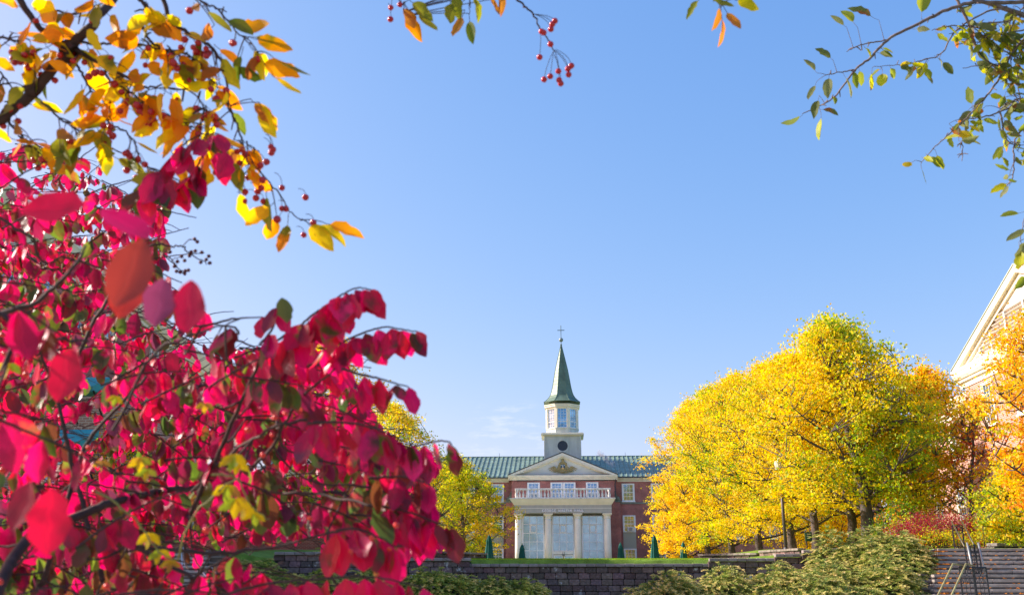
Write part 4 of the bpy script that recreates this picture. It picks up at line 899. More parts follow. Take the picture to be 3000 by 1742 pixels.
# ---- whole trees
def tree(label, px, pyb, Y, pytop, Rc, cb, pal, seed, ncl=330, nlf=75, ls=.13, tr=.2, lean=0, pxtop=None, cat='tree', group='yellow autumn trees', sparse=0, name='autumn_tree', split=0, flat=.5):
    r = np.random.default_rng(seed); ncl = int(ncl * 1.35); nlf = int(nlf * .76)
    b = P(px, pyb, Y); zb = gh(b[0], Y); top = P(pxtop or px, pytop, Y); Hh = top[2] - zb
    root = empty(name, (b[0], Y, zb), 0, label, cat, group); o3 = np.array([b[0], Y, zb]); dx = top[0] - b[0]
    def axis(h): return np.array([dx * h ** 1.3, 0, h * Hh])
    # crown clusters
    C = []; ph = r.uniform(0, 6.28, 6)
    while len(C) < ncl:
        u = r.uniform(0, 1) ** .85; a = r.uniform(0, 6.28)
        prof = (math.sin(math.pi * min(1, u * .80 + .20)) ** .62 if u > .25 else lerp(.72, .93, u / .25)) * (1.0 if u < .97 else .6)
        env = Rc * prof * (.84 + .2 * math.sin(2 * a + ph[0] + 5 * u) + .15 * math.sin(5 * a + ph[1] - 11 * u) + .12 * math.sin(8 * a + ph[2] + 23 * u))
        q = math.sqrt(r.uniform(0, 1)) ** .75; 
        h = cb + (1 - cb) * u; c = axis(h) + np.array([math.cos(a), math.sin(a), 0]) * env * q
        c[2] += r.normal(0, .12)
        C.append((c, q, u, a))
    cen = np.array([c[0] for c in C]); cq = np.array([c[1] for c in C]); cu = np.array([c[2] for c in C])
    # skeleton
    paths = []; hs = np.linspace(0, .96, 14); tp_ = np.array([axis(h) + np.array([.09 * math.sin(h * 7 + ph[3]), .09 * math.cos(h * 6 + ph[4]), 0]) * (h > .1) for h in hs])
    rad = tr * (1 - hs) ** .8 + .02; rad[0] *= 1.35; tp_[0, 2] = -.2; paths.append((tp_, rad))
    nl = 26; nodes = [tp_[i] for i in range(3, 14)]; nr = [rad[i] * .5 for i in range(3, 14)]
    for i in range(nl):
        h0 = lerp(cb * .75, .8, (i / nl)) ; a = i * 2.4 + r.uniform(-.3, .3); p0 = axis(h0)
        u1 = min(1, max(0, (h0 + .16 - cb) / (1 - cb))); ln = Rc * (math.sin(math.pi * min(1, u1 * .8 + .2)) ** .62) * r.uniform(.6, .85)
        p2 = p0 + np.array([math.cos(a) * ln, math.sin(a) * ln, ln * r.uniform(.3, .75)]); p1 = p0 + (p2 - p0) * .5 + np.array([0, 0, -.12 * ln])
        bz = bez(p0, p1, p2, 8); rr = np.linspace(tr * .42 * (1 - h0 * .7), .018, 8); paths.append((bz, rr)); nodes += list(bz[2:]); nr += list(rr[2:])
    nodes = np.array(nodes)
    for i in range(ncl):
        d = np.linalg.norm(nodes - cen[i], axis=1) + 1.5 * np.maximum(0, nodes[:, 2] - cen[i, 2] + .2); k = int(np.argmin(d)); p0 = nodes[k]
        paths.append((bez(p0, (p0 + cen[i]) / 2 + np.array([0, 0, -.1]), cen[i] + (cen[i] - p0) * .15, 4), np.linspace(.028, .007, 4)))
    V, F = np_tubes(paths, 6); link('trunk', np_mesh('trunk', V, F, smooth=True), BARK, root)
    # leaves in clusters
    n = ncl * nlf; ci = np.repeat(np.arange(ncl), nlf); rc = (.15 + .24 * r.uniform(0, 1, ncl)) * (Rc / 4.2) ** .5
    off = r.normal(0, 1, (n, 3)) * rc[ci][:, None] * np.array([1, 1, flat]); pos = cen[ci] + off
    outd = norm(cen[ci] - axis(.5) * np.array([1, 1, .9]))
    # stray sprays poking out of the outline
    stray = r.uniform(0, 1, n) < .09; pos[stray] += (outd[stray] + np.array([0, 0, .5])) * r.uniform(0, .38, (stray.sum(), 1))
    keep = r.uniform(0, 1, n) > sparse; pos = pos[keep]; ci = ci[keep]; n = len(pos)
    cols = np.array([p[0] for p in pal]); wt = np.array([p[1] for p in pal], float); wt /= wt.sum()
    # neighbouring clumps share a tone
    fld = np.sin(cen[:, 0] * .9 + ph[0]) + np.sin(cen[:, 1] * .8 + ph[1]) + np.sin(cen[:, 2] * 1.1 + ph[2]) + r.normal(0, .8, ncl)
    rk = np.argsort(np.argsort(fld)) / ncl; cpal = np.searchsorted(np.cumsum(wt), rk * .999)
    ip = np.where(r.uniform(0, 1, n) < .62, cpal[ci], r.choice(len(pal), n, p=wt)); c = cols[ip] * r.uniform(.75, 1.22, (n, 1)) * np.array([1, 1, 1]) * (1 + r.normal(0, .05, (n, 3)))
    A = r.normal(0, 1, (n, 3)) + np.array([0, 0, -.7]); A = norm(A); Nn = norm(r.normal(0, 1, (n, 3)) + np.array([0, 0, .5])); S = norm(np.cross(A, Nn)); Nn = np.cross(S, A)
    l = ls * r.uniform(.65, 1.25, (n, 1)); V = np.stack([pos, pos + A * l * .45 + S * l * .38 + Nn * l * .1, pos + A * l, pos + A * l * .45 - S * l * .38 + Nn * l * .1], 1).reshape(-1, 3)
    link('crown', np_mesh('crown', V, np.arange(4 * n).reshape(n, 4), {'col': np.repeat(np.clip(c, 0, .95), 4, 0)}), TLEAF, root)
    return root
Yl = (.87, .63, .02); Yo = (.92, .60, .02); Og = (.85, .30, .02); Yg = (.62, .62, .03); Gr = (.30, .42, .03); Dg = (.13, .23, .02); Rd = (.58, .09, .05); Br = (.45, .18, .09)
PY = [(Yl, 6), (Yo, 2.2), (Yg, 2.2), (Gr, .9)]; PG = [(Yl, 3), (Gr, 2), (Yg, 3), (Dg, .8), (Yo, 1)]; PO = [(Og, 2.5), (Yo, 3), (Yg, 1.5), (Gr, 1.4), (Br, .6)]
tree('tallest golden tree with twin trunks above the juniper mound', 2545, 1576, 40, 950, 4.0, .20, [(Yl, 4.6), (Yo, 1.2), (Yg, 2.8), (Gr, 2.2)], 11, ncl=560, nlf=78, ls=.13, tr=.26, pxtop=2425, sparse=.12)
tree('golden tree with a straight trunk left of the tallest one', 2500, 1572, 44, 1030, 3.6, .20, PY, 12, ncl=380, nlf=70, pxtop=2390, ls=.13)
tree('third yellow tree with forking grey trunk behind the lamp pole', 2392, 1578, 50, 1045, 3.9, .15, PY, 13, ncl=360, nlf=70, pxtop=2300)
tree('yellow tree with a stout trunk right at the lamp pole', 2322, 1608, 54, 1075, 4.2, .12, PY, 14, ncl=380, nlf=70, pxtop=2235)
tree('yellow tree with low spreading fork above the block kerb', 2225, 1612, 62, 1105, 4.6, .09, PY, 15, ncl=400, nlf=70, ls=.14, pxtop=2150)
tree('yellow tree with short dark trunk and wide low branches', 2145, 1616, 70, 1145, 4.6, .06, PY, 16, ncl=400, nlf=70, ls=.15, pxtop=2075)
tree('yellow tree with narrow top toward the hall end of the row', 2074, 1618, 78, 1180, 4.2, .05, [(Yl, 6), (Yo, 2), (Yg, 1)], 17, ncl=380, nlf=70, ls=.15, pxtop=2020)
tree('last yellow tree of the row overlapping the hall, brightest gold', 2010, 1622, 82, 1400, 3.9, .03, [(Yl, 6), (Yo, 2)], 18, ncl=280, nlf=70, ls=.15, pxtop=1995)
tree('green and orange tree right of the tallest trunk, before the pink brick wall', 2675, 1585, 42, 1090, 2.7, .2, [(Yl, 2), (Yo, 2.2), (Og, 1.6), (Yg, 2.4), (Gr, 2)], 19, ncl=300, nlf=70, tr=.12, ls=.125, pxtop=2705)
tree('thin rusty red tree in front of the gabled building', 2850, 1585, 39, 1170, 1.5, .25, [(Rd, 2), (Br, 2), (Og, 3), (Yg, 1.2), (Yo, 2)], 20, ncl=130, nlf=30, tr=.07, ls=.10, group='small side trees', sparse=.1)
tree('large orange and yellow tree cut off by the right edge', 3125, 1600, 31, 850, 2.65, .16, [(Yo, 4.5), (Og, 3), (Yl, 2.2), (Yg, 1), (Gr, .4)], 21, ncl=420, nlf=80, tr=.15, ls=.105, pxtop=3130)
tree('yellow green low tree beside the stair head at the right edge', 3010, 1600, 33, 1330, 1.75, .05, [(Yg, 3), (Yl, 2.4), (Gr, 1.4)], 22, ncl=200, nlf=70, tr=.08, ls=.10, group='small side trees')
tree('small golden tree behind the gap of the trunks', 2440, 1600, 64, 1490, 4.2, .05, [(Yo, 4), (Yl, 3)], 23, ncl=200, nlf=60, tr=.1, ls=.15)
tree('green leafed small tree with orange tips between trunk and red shrub', 2640, 1590, 37, 1480, 1.2, .1, [(Gr, 3), (Dg, 2), (Og, 1.4), (Yg, 1)], 24, ncl=90, nlf=50, tr=.05, ls=.09, group='small side trees')
# left row
tree('yellow green tree left of the portico, branches reaching the hall', 1368, 1620, 80, 1345, 4.1, .06, [(Yg, 2.6), (Gr, 2.4), (Yl, 3), (Dg, .6), (Yo, .8)], 31, ncl=420, nlf=80, ls=.14, pxtop=1330, group='autumn trees left of the lawn')
tree('sparse topped green gold tree behind the upper red leaves', 1165, 1620, 66, 1190, 4.6, .12, [(Yg, 3), (Gr, 1.6), (Yl, 3), (Yo, 1.4)], 32, ncl=360, nlf=60, ls=.14, pxtop=1150, group='autumn trees left of the lawn')
tree('orange gold tree showing through the middle of the red bush', 985, 1620, 54, 985, 3.9, .14, [(Yo, 3), (Yl, 3), (Yg, 1.6)], 33, ncl=300, nlf=60, ls=.13, pxtop=960, group='autumn trees left of the lawn')
tree('small orange tree by the left building under the awnings', 345, 1600, 30, 1240, 1.5, .1, [(Og, 3), (Yo, 2), (Gr, 1), (Yg, 1)], 34, ncl=110, nlf=50, tr=.06, ls=.09, group='small side trees')
# ---- low shrubs with fine leaves
def shrub(label, px, py, Y, rx, ry, h, pal, seed, n=9000, ls=.06, name='shrub', group=None, zb=None):
    r = np.random.default_rng(seed); b = P(px, py, Y); zb = gh(b[0], Y) if zb is None else zb; root = empty(name, (b[0], Y, zb), 0, label, 'shrub', group)
    ncl = 70; a = r.uniform(0, 6.28, ncl); q = np.sqrt(r.uniform(0, 1, ncl)); u = r.uniform(0, 1, ncl); env = np.sqrt(np.maximum(0, 1 - (u * .92) ** 2.2))
    cen = np.stack([np.cos(a) * q * env * rx, np.sin(a) * q * env * ry, .12 + u * h], 1); ci = r.integers(0, ncl, n)
    pos = cen[ci] + r.normal(0, 1, (n, 3)) * np.array([.28, .28, .14]) * min(1, rx); cols = np.array([p[0] for p in pal]); wt = np.array([p[1] for p in pal]); wt = wt / wt.sum()
    c = cols[r.choice(len(pal), n, p=wt)] * r.uniform(.7, 1.3, (n, 1)); A = norm(r.normal(0, 1, (n, 3)) + np.array([0, 0, -.3])); S = norm(np.cross(A, r.normal(0, 1, (n, 3)))); l = ls * r.uniform(.6, 1.2, (n, 1))
    V = np.stack([pos, pos + A * l * .5 + S * l * .3, pos + A * l, pos + A * l * .5 - S * l * .3], 1).reshape(-1, 3)
    link('foliage', np_mesh('foliage', V, np.arange(4 * n).reshape(n, 4), {'col': np.repeat(c, 4, 0)}), TLEAF, root)
    paths = [(bez(np.array([0, 0, 0.]), cen[i] * np.array([.3, .3, .7]), cen[i], 5), np.linspace(.02, .005, 5)) for i in range(0, ncl, 2)]
    V, F = np_tubes(paths, 5); link('stems', np_mesh('stems', V, F), BARK, root); return root
RS = [((.38, .05, .075), 4), ((.28, .04, .06), 3), ((.5, .08, .05), 1), (Yg, .5), (Gr, .5)]
shrub('dark pink red shrub behind the head of the right stairs', 2745, 1590, 35, 1.5, 1.1, 1.05, RS, 41, 12000)
shrub('low pink shrub left of the stair head beside dark block wall', 2680, 1600, 34, .9, .8, .6, RS, 42, 6000)
shrub('yellow flecked low shrub under the red one at the stair head', 2760, 1605, 33.2, .9, .5, .35, [(Yg, 2), (Gr, 2), (Rd, 1), (Yo, 1)], 43, 3500)
shrub('loose yellow and green shrub on the stone wall at the right edge', 2945, 1590, 33.8, 1.2, .8, 1.0, [(Yg, 3), (Yl, 2), (Gr, 3), (Og, 1)], 44, 8000)
# ---- junipers
JUN = mat('juniper', attr='col', rough=.7, spec=.15, trans=.3)
def juniper(label, px, pytop, Y, rx, ry, seed, n=900, tan=.5, zlow=None, fl=.34):
    r = np.random.default_rng(seed); t_ = P(px, pytop, Y); zb = gh(t_[0], Y) - .15 if zlow is None else zlow; h = (t_[2] - zb) * 1.10; org = np.array([t_[0], Y, zb])
    root = empty('juniper', tuple(org), 0, label, 'shrub', 'spreading junipers on the bank')
    a = r.uniform(0, 6.28, n); q = np.sqrt(r.uniform(0, 1, n)) * 1.0
    lump = 1 + .13 * np.sin(a * 3 + seed) + .1 * np.sin(a * 7 + 2 * seed)
    x = np.cos(a) * q * rx * lump; y = np.sin(a) * q * ry * lump; z = h * np.maximum(0, 1 - q ** 2.4) * (1 + .12 * np.sin(x * 4 + seed) + .1 * np.sin(y * 5)) * r.uniform(.72, 1.0, n)
    base = np.stack([x, y, z], 1); 
    # fronds: arching outward and up, feathery side sprays
    out2 = norm(np.stack([x / rx ** 2 + r.normal(0, .25, n) + .25, y / ry ** 2 + r.normal(0, .25, n), np.zeros(n)], 1)); el = r.uniform(.15, .95, n)
    D = norm(out2 + np.array([0, 0, 1.]) * el[:, None]); ln = fl * r.uniform(.6, 1.35, n); m = 17
    tt = np.linspace(.05, 1, m); Vs = []; Cs = []
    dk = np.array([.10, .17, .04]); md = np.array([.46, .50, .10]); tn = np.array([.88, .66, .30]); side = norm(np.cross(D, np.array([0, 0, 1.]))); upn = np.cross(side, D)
    mixf = np.clip(r.normal(tan, .35, n), 0, 1)
    for k, t in enumerate(tt):
        c0 = base + D * (ln * t)[:, None] + np.array([0, 0, -1.]) * (ln * .45 * t * t)[:, None]
        for s in (-1, 1):
            d = norm(D * .9 + side * s * r.uniform(.5, 1.1, (n, 1)) + upn * r.normal(.1, .35, (n, 1)) - np.array([0, 0, .5]) * t); l = (.075 * (1 - .55 * t) + .02) * r.uniform(.7, 1.3, (n, 1)) * fl / .34; wd = norm(np.cross(d, r.normal(0, 1, (n, 3)))) * .011
            Vs.append(np.stack([c0 - wd, c0 + wd, c0 + d * l + wd * .5, c0 + d * l - wd * .5], 1))
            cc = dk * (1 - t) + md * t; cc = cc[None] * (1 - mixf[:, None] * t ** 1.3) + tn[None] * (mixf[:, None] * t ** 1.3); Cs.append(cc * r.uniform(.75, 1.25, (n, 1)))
    V = np.concatenate(Vs).reshape(-1, 3); C = np.repeat(np.concatenate(Cs), 4, 0); nn_ = len(V) // 4
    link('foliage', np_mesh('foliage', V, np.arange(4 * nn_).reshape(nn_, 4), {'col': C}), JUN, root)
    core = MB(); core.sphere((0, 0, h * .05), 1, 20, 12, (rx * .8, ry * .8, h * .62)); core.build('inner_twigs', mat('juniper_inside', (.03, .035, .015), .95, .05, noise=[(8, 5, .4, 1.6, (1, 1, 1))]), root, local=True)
    return root
juniper('low golden tipped juniper at the left end of the sunny bank', 1960, 1704, 27.5, 1.6, 1.5, 1, 900, .75)
juniper('golden green juniper below the low run of the wall', 2130, 1692, 28, 1.7, 1.5, 2, 1000, .6)
juniper('tan tipped juniper in front of the raised wall steps', 2310, 1682, 28, 1.7, 1.6, 3, 1000, .6)
juniper('juniper covering the wall end, dull green with brown patches', 2460, 1662, 28.8, 1.5, 1.6, 4, 1000, .5)
juniper('tall rounded juniper crowning the mound beside the two trunks', 2500, 1568, 31.6, 1.75, 1.3, 5, 1200, .5)
juniper('bushy juniper spilling toward the right stairs', 2600, 1586, 30.6, 1.6, 1.8, 6, 1300, .5)
juniper('brown flecked juniper at the foot of the mound near the stair edge', 2590, 1668, 28.2, 1.35, 1.5, 7, 1000, .55)
juniper('front juniper cut off by the bottom edge below the mound', 2400, 1712, 26.5, 2.2, 1.2, 8, 900, .55)
juniper('shaded grey green juniper under the hanging red leaves', 1100, 1682, 28.6, 1.5, 1.3, 9, 900, .2)
juniper('shaded juniper left of centre below the dark wall', 1290, 1687, 28.6, 1.6, 1.3, 10, 900, .2)
juniper('low shaded juniper tapering out at the foot of the dark wall', 1490, 1706, 28.2, 1.5, 1.1, 11, 800, .2)
juniper('dark juniper hidden low behind the red leaves at the left stairs', 900, 1690, 28.2, 1.6, 1.4, 12, 700, .15)
juniper('shaded juniper low beside the top of the left stairs', 760, 1668, 30.2, 1.6, 1.3, 14, 700, .15)
juniper('small shaded juniper behind the left stair kerb', 660, 1645, 31.5, 1.3, 1.2, 15, 500, .15)
juniper('dark green juniper above the wall steps left of the lawn', 1030, 1600, 35.4, 1.6, 1.4, 13, 800, .1, zlow=1.9)
# ------------------------------------------------------------------ near plants
def catmull(pts, per=5):
    pts = np.array(pts, float); p = np.vstack([2 * pts[0] - pts[1], pts, 2 * pts[-1] - pts[-2]]); o = []
    for i in range(1, len(p) - 2):
        for t in np.linspace(0, 1, per, endpoint=False):
            o.append(.5 * ((2 * p[i]) + (-p[i - 1] + p[i + 1]) * t + (2 * p[i - 1] - 5 * p[i] + 4 * p[i + 1] - p[i + 2]) * t * t + (-p[i - 1] + 3 * p[i] - 3 * p[i + 1] + p[i + 2]) * t ** 3))
    o.append(p[-2]); return np.array(o)
class Plant:
    def __init__(s): s.paths = []; s.L = []; s.berries = []
    def twig(s, pix, r0, r1, per=5, kink=.001):       # pix: (px, py, dist)
        rr = random.Random(len(s.paths) * 7 + int(pix[0][0])); pts = catmull([PD(*q) for q in pix], per)
        pts[1:-1] += np.array([[rr.gauss(0, kink) for _ in range(3)] for _ in range(len(pts) - 2)]); s.paths.append((pts, np.linspace(r0, r1, len(pts)))); return pts
    def leaf(s, p, a, n, l, w, c1, c2, curl=.1, fold=.2): s.L.append((p, a, n, l, w, c1, c2, curl, fold))
    def mesh(s, mat_, root, prof, seed):
        z = list(zip(*s.L)); off = ORG[root.name]
        me = leaf_mesh('foliage', np.array(z[0]) - off, np.array(z[1]), np.array(z[2]), np.array(z[3]), np.array(z[4]), np.array(z[5]), np.array(z[6]), np.array(z[7]), np.array(z[8]), prof, seed)
        link('foliage', me, mat_, root)
    def wood(s, mat_, root, name='branches', ns=7):
        V, F = np_tubes(s.paths, ns); link(name, np_mesh(name, V - ORG[root.name], F, smooth=True), mat_, root)
def poly_in(x, y, poly):
    c = False; j = len(poly) - 1
    for i in range(len(poly)):
        xi, yi = poly[i]; xj, yj = poly[j]
        if (yi > y) != (yj > y) and x < (xj - xi) * (y - yi) / (yj - yi) + xi: c = not c
        j = i
    return c
DN = np.array([0, 0, -1.]); CB = np.array([0, -1., 0])
# ---- the red bush
rr = np.random.default_rng(77)
CR1 = [(.74, .008, .12), (.60, .006, .095), (.80, .014, .15), (.42, .008, .065), (.66, .025, .07)]
CDK = [(.20, .03, .03), (.14, .05, .02), (.10, .10, .02), (.24, .02, .06), (.16, .035, .07)]
CGN = [(.10, .17, .02), (.16, .22, .03), (.07, .12, .03)]
bush = Plant()
REG = [(-60, 430), (60, 420), (200, 440), (330, 500), (420, 540), (520, 600), (470, 640), (480, 740), (520, 860), (600, 900), (600, 1000), (700, 1010), (800, 1000), (900, 1000), (1010, 1020), (1040, 1090), (1080, 1180), (1110, 1230), (1180, 1290), (1290, 1350), (1240, 1400), (1230, 1500), (1290, 1560), (1320, 1620), (1240, 1600), (1120, 1650), (1060, 1630), (1000, 1640), (900, 1560), (820, 1590), (700, 1600), (560, 1640), (520, 1760), (-60, 1760)]
REG2 = [(-60, 1480), (420, 1500), (520, 1600), (700, 1600), (820, 1700), (1080, 1690), (1200, 1760), (-60, 1760)]
def zone(px, py):                          # how red (1) or how green brown (0) the leaves run here
    z = 1.0
    z -= .95 * math.exp(-((px - 930) / 300) ** 2 - ((py - 1450) / 110) ** 2)
    z -= .95 * math.exp(-((px - 240) / 340) ** 2 - ((py - 1640) / 130) ** 2)
    z -= .60 * math.exp(-((px - 420) / 280) ** 2 - ((py - 1290) / 90) ** 2)
    z -= .55 * math.exp(-((px - 250) / 260) ** 2 - ((py - 860) / 150) ** 2)
    z -= .35 * math.exp(-((px - 880) / 200) ** 2 - ((py - 1150) / 70) ** 2)
    if px > 850: z = min(1.25, z + .30 * min(1, abs(py - 1450) / 140))
    return z
def redcol(px, py):
    z = zone(px, py); u = rr.uniform()
    if u < z * .74: c1 = CR1[rr.integers(5)]
    elif u < z * .74 + (1 - z * .74) * .64: c1 = CDK[rr.integers(5)]
    else: c1 = CGN[rr.integers(3)]
    c2 = CDK[rr.integers(5)] if rr.uniform() < .55 else CR1[rr.integers(5)]
    if rr.uniform() < .1: c2 = CGN[rr.integers(3)]
    if px > 1150 and c1 in CGN: c1 = CDK[0]
    k = rr.uniform(.8, 1.15); return tuple(np.array(c1) * k), tuple(np.array(c2) * k)
def keepit(px, py):                         # where the bush is looser and lets the place behind it show
    k = 1.0
    if py < 640 and px < 420: k = min(k, .55)
    dl = abs((py - 860) - (px - 330) * .80) * .78
    if 300 < px < 620 and dl < 46: k = min(k, .12)
    for cx_, cy_, a_, b_ in ((285, 1130, 55, 42), (240, 1292, 72, 42), (560, 1640, 85, 45), (300, 1400, 40, 50)):
        if ((px - cx_) / a_) ** 2 + ((py - cy_) / b_) ** 2 < 1: k = min(k, .1)
    return k
def hang_leaf(pl, p, px, py, l, along, side, spread=.45, wr=.54):
    if rr.uniform() > keepit(px, py + 45): return
    a = DN * 1.0 + along * rr.uniform(-.1, .5) + RGT * side * rr.uniform(.0, spread) + np.array([0, rr.normal(0, .25), 0]); n = CB * rr.uniform(.5, 1) + RGT * rr.normal(0, .55) + np.array([0, 0, rr.normal(.1, .2)])
    c1, c2 = redcol(px, py); pl.leaf(p, a, n, l, l * wr * rr.uniform(.85, 1.12), c1, c2, rr.normal(.02, .16), rr.uniform(.05, .45))
def shoot(pl, pix, l=.047, gap=.019, r0=.0017, ends=True, skip=0, region=None, poke=True):
    pts = pl.twig(pix, r0, .0008, 6, .0004); d = np.concatenate([[0], np.cumsum(np.linalg.norm(np.diff(pts, axis=0), axis=1))]); s = gap * .6 + skip; k = 0
    while s < d[-1] - .002:
        i = int(np.searchsorted(d, s)) ; i = min(max(i, 1), len(pts) - 1); f = (s - d[i - 1]) / (d[i] - d[i - 1] + 1e-9); p = pts[i - 1] * (1 - f) + pts[i] * f; al = norm(pts[i] - pts[i - 1])
        v = p - CAM; z = v @ FWD; px = 1500 + FPX * (v @ RGT) / z; py = 871 - FPX * (v @ UPV) / z
        if region is None or (poly_in(px, py, region) and poly_in(px, py + FPX * l / z * .55, region)):
            sz = l * (1 - .35 * max(0, s / d[-1] - .7) / .3) * rr.uniform(.75, 1.15)
            for sd in (-1, 1):
                if rr.uniform() < .93: hang_leaf(pl, p + DN * .002, px, py, sz * rr.uniform(.85, 1.1), al, sd)
        s += gap * rr.uniform(.75, 1.3); k += 1
    if ends:
        p = pts[-1]; v = p - CAM; z = v @ FWD; px = 1500 + FPX * (v @ RGT) / z; py = 871 - FPX * (v @ UPV) / z
        if region is None or poly_in(px, py, region): hang_leaf(pl, p, px, py, l * .85, norm(pts[-1] - pts[-3]), 0)
S = lambda pts, d: [(x, y, d) for x, y in pts]
# shoots that make the bush's outline against the sky
shoot(bush, S([(590, 955), (680, 935), (770, 928)], 1.15), gap=.5, r0=.0018)
shoot(bush, S([(760, 1010), (800, 960), (812, 905), (826, 872)], 1.12), .045, .03)
shoot(bush, S([(700, 980), (690, 960), (655, 955), (640, 975)], 1.12), .043, .028)
shoot(bush, S([(830, 1010), (865, 965), (905, 930), (960, 892), (1010, 858), (1050, 843), (1088, 848)], 1.15), .052, .0125)
shoot(bush, S([(860, 990), (900, 950), (950, 915), (1000, 880), (1030, 860)], 1.2), .05, .016)
shoot(bush, S([(930, 1020), (990, 1008), (1040, 984), (1090, 966), (1135, 958), (1180, 964), (1222, 970)], 1.2), .046, .014)
shoot(bush, S([(1000, 1080), (1060, 1096), (1110, 1108), (1160, 1122), (1198, 1134)], 1.1), .039, .021, skip=.016)
shoot(bush, S([(900, 1240), (1000, 1236), (1080, 1248), (1150, 1275), (1210, 1305)], 1.05), .047, .014)
shoot(bush, S([(1150, 1330), (1220, 1305), (1270, 1293), (1312, 1292), (1326, 1306)], 1.15), .044, .014)
shoot(bush, S([(1080, 1400), (1150, 1395), (1210, 1400), (1260, 1420)], 1.1), .042, .02)
shoot(bush, S([(1120, 1440), (1190, 1452), (1240, 1458), (1268, 1470)], 1.12), .042, .02)
shoot(bush, S([(1080, 1480), (1150, 1488), (1220, 1508), (1280, 1530), (1322, 1545)], 1.1), .050, .014)
shoot(bush, S([(960, 1560), (1040, 1548), (1110, 1572), (1160, 1600)], 1.05), .050, .016)
shoot(bush, S([(560, 1790), (680, 1735), (800, 1705), (930, 1695), (1060, 1688), (1180, 1705), (1240, 1722)], 1.0), .050, .016)
shoot(bush, S([(420, 560), (470, 500), (530, 430), (590, 395), (640, 392)], 1.25), .05, .020)
shoot(bush, S([(520, 560), (570, 500), (610, 440), (668, 450)], 1.3), .058, .016)
shoot(bush, S([(400, 570), (440, 530), (500, 520), (540, 540)], 1.3), .048, .02)
# two broad near leaves close to the lens at the top
for px, py, d, ax, nn_, l, c in ((478, 815, .72, (-.05, 0, -1), (.2, -1, .3), .040, (.26, .05, .12)), (560, 820, .72, (.05, 0, -1), (-.1, -1, .1), .044, (.62, .02, .07)), (405, 800, .74, (-.3, 0, -1), (.3, -1, .1), .040, (.45, .05, .04)), (250, 600, .62, (-1, .0, -.12), (0, -1, .3), .042, (.75, .008, .06)), (300, 610, .66, (1, 0, -.75), (.2, -.5, .6), .045, (.66, .01, .12)), (420, 700, .58, (-.25, 0, -1), (.1, -1, 0), .047, (.35, .05, .035)), (150, 1430, .62, (.1, 0, -1), (.25, -1, 0), .044, (.72, .01, .05)), (90, 1410, .68, (-.2, 0, -1), (-.2, -1, .1), .036, (.42, .02, .05)), (210, 1020, .75, (-.1, 0, -1), (.1, -1, .1), .045, (.6, .01, .045))):
    bush.leaf(PD(px, py, d), np.array(ax, float), np.array(nn_, float), l, l * .60, c, tuple(np.array(c) * .6), .08, .15)
# woody stems
for pix, r0, r1 in (([(-80, 1900, .9), (60, 1600, 1.1), (210, 1520, 1.15), (330, 1470, 1.2), (470, 1440, 1.3), (620, 1430, 1.4), (720, 1440, 1.4)], .012, .005),
    ([(100, 1800, 1.2), (200, 1450, 1.25), (260, 1290, 1.3), (350, 1190, 1.3), (430, 1100, 1.3)], .006, .003), ([(300, 1700, 1.2), (230, 1440, 1.25), (200, 1300, 1.25), (160, 1150, 1.25), (110, 1000, 1.2)], .006, .003),
    ([(560, 1500, 1.25), (680, 1240, 1.2), (760, 1060, 1.15), (850, 960, 1.13)], .0055, .002), ([(640, 1460, 1.3), (780, 1330, 1.2), (870, 1180, 1.15), (980, 1080, 1.1)], .0045, .002),
    ([(380, 1590, 1.1), (520, 1670, 1.1), (640, 1725, 1.1), (760, 1750, 1.1)], .0045, .003), ([(400, 1600, 1.0), (620, 1620, 1.05), (800, 1600, 1.1), (960, 1560, 1.1)], .004, .002),
    ([(-40, 930, .9), (110, 880, .9), (200, 800, .9), (250, 720, .92)], .005, .002), ([(-30, 900, .85), (60, 960, .85), (150, 990, .9), (260, 1000, .95)], .004, .002),
    ([(330, 1260, 1.0), (450, 1040, 1.0), (560, 985, 1.0), (700, 935, 1.1)], .003, .0016), ([(100, 700, 1.2), (0, 640, 1.2), (-80, 600, 1.2)], .003, .003), ([(900, 1230, 1.1), (800, 1250, 1.1), (680, 1330, 1.2), (560, 1440, 1.3)], .003, .003),
    ([(560, 1790, 1.0), (440, 1740, 1.0), (300, 1800, 1.0)], .004, .004), ([(1080, 1480, 1.1), (960, 1450, 1.15), (820, 1440, 1.2), (700, 1440, 1.3)], .0025, .004)):
    bush.twig(pix, r0 * .62, r1 * .62, 6, .001)
STEMP = np.concatenate([q for q, r_ in bush.paths if r_[0] >= .0018 and len(q) > 12])
# inner shoots, filling the body of the bush at several depths
def fill(n, region, dmin, dmax, l, gap, ang=(-35, 25), length=(170, 380), boxr=None):
    k = 0; xs_ = [q[0] for q in region]; ys_ = [q[1] for q in region]
    while k < n:
        x, y = rr.uniform(min(xs_), max(xs_)), rr.uniform(min(ys_), max(ys_))
        if not poly_in(x, y, region): continue
        dd = rr.uniform(dmin, dmax); a = math.radians(rr.uniform(*ang)); ln = rr.uniform(*length) * 1.1 / dd * (1.0 if dd < 1.5 else 1.3)
        bend = rr.uniform(.05, .28); pts = []
        for t in np.linspace(-.5, .5, 4): pts.append((x + ln * t * math.cos(a), y + ln * t * math.sin(a) + ln * bend * (t + .2) ** 2, dd + t * .08))
        shoot(bush, pts, l * rr.uniform(.85, 1.15), gap, region=region, r0=.0015); k += 1
        if dd < 1.3:
            s0 = PD(*pts[0]); dq = np.linalg.norm(STEMP - s0, axis=1); q0 = STEMP[int(np.argmin(dq))]
            if dq.min() < .4: bush.paths.append((bez(q0, (q0 + s0) / 2 + np.array([-.02, .02, -.03]), s0, 7), np.linspace(.0015, .0011, 7)))
REGN = [(-60, 480), (260, 520), (420, 640), (380, 900), (260, 1200), (300, 1560), (-60, 1740)]
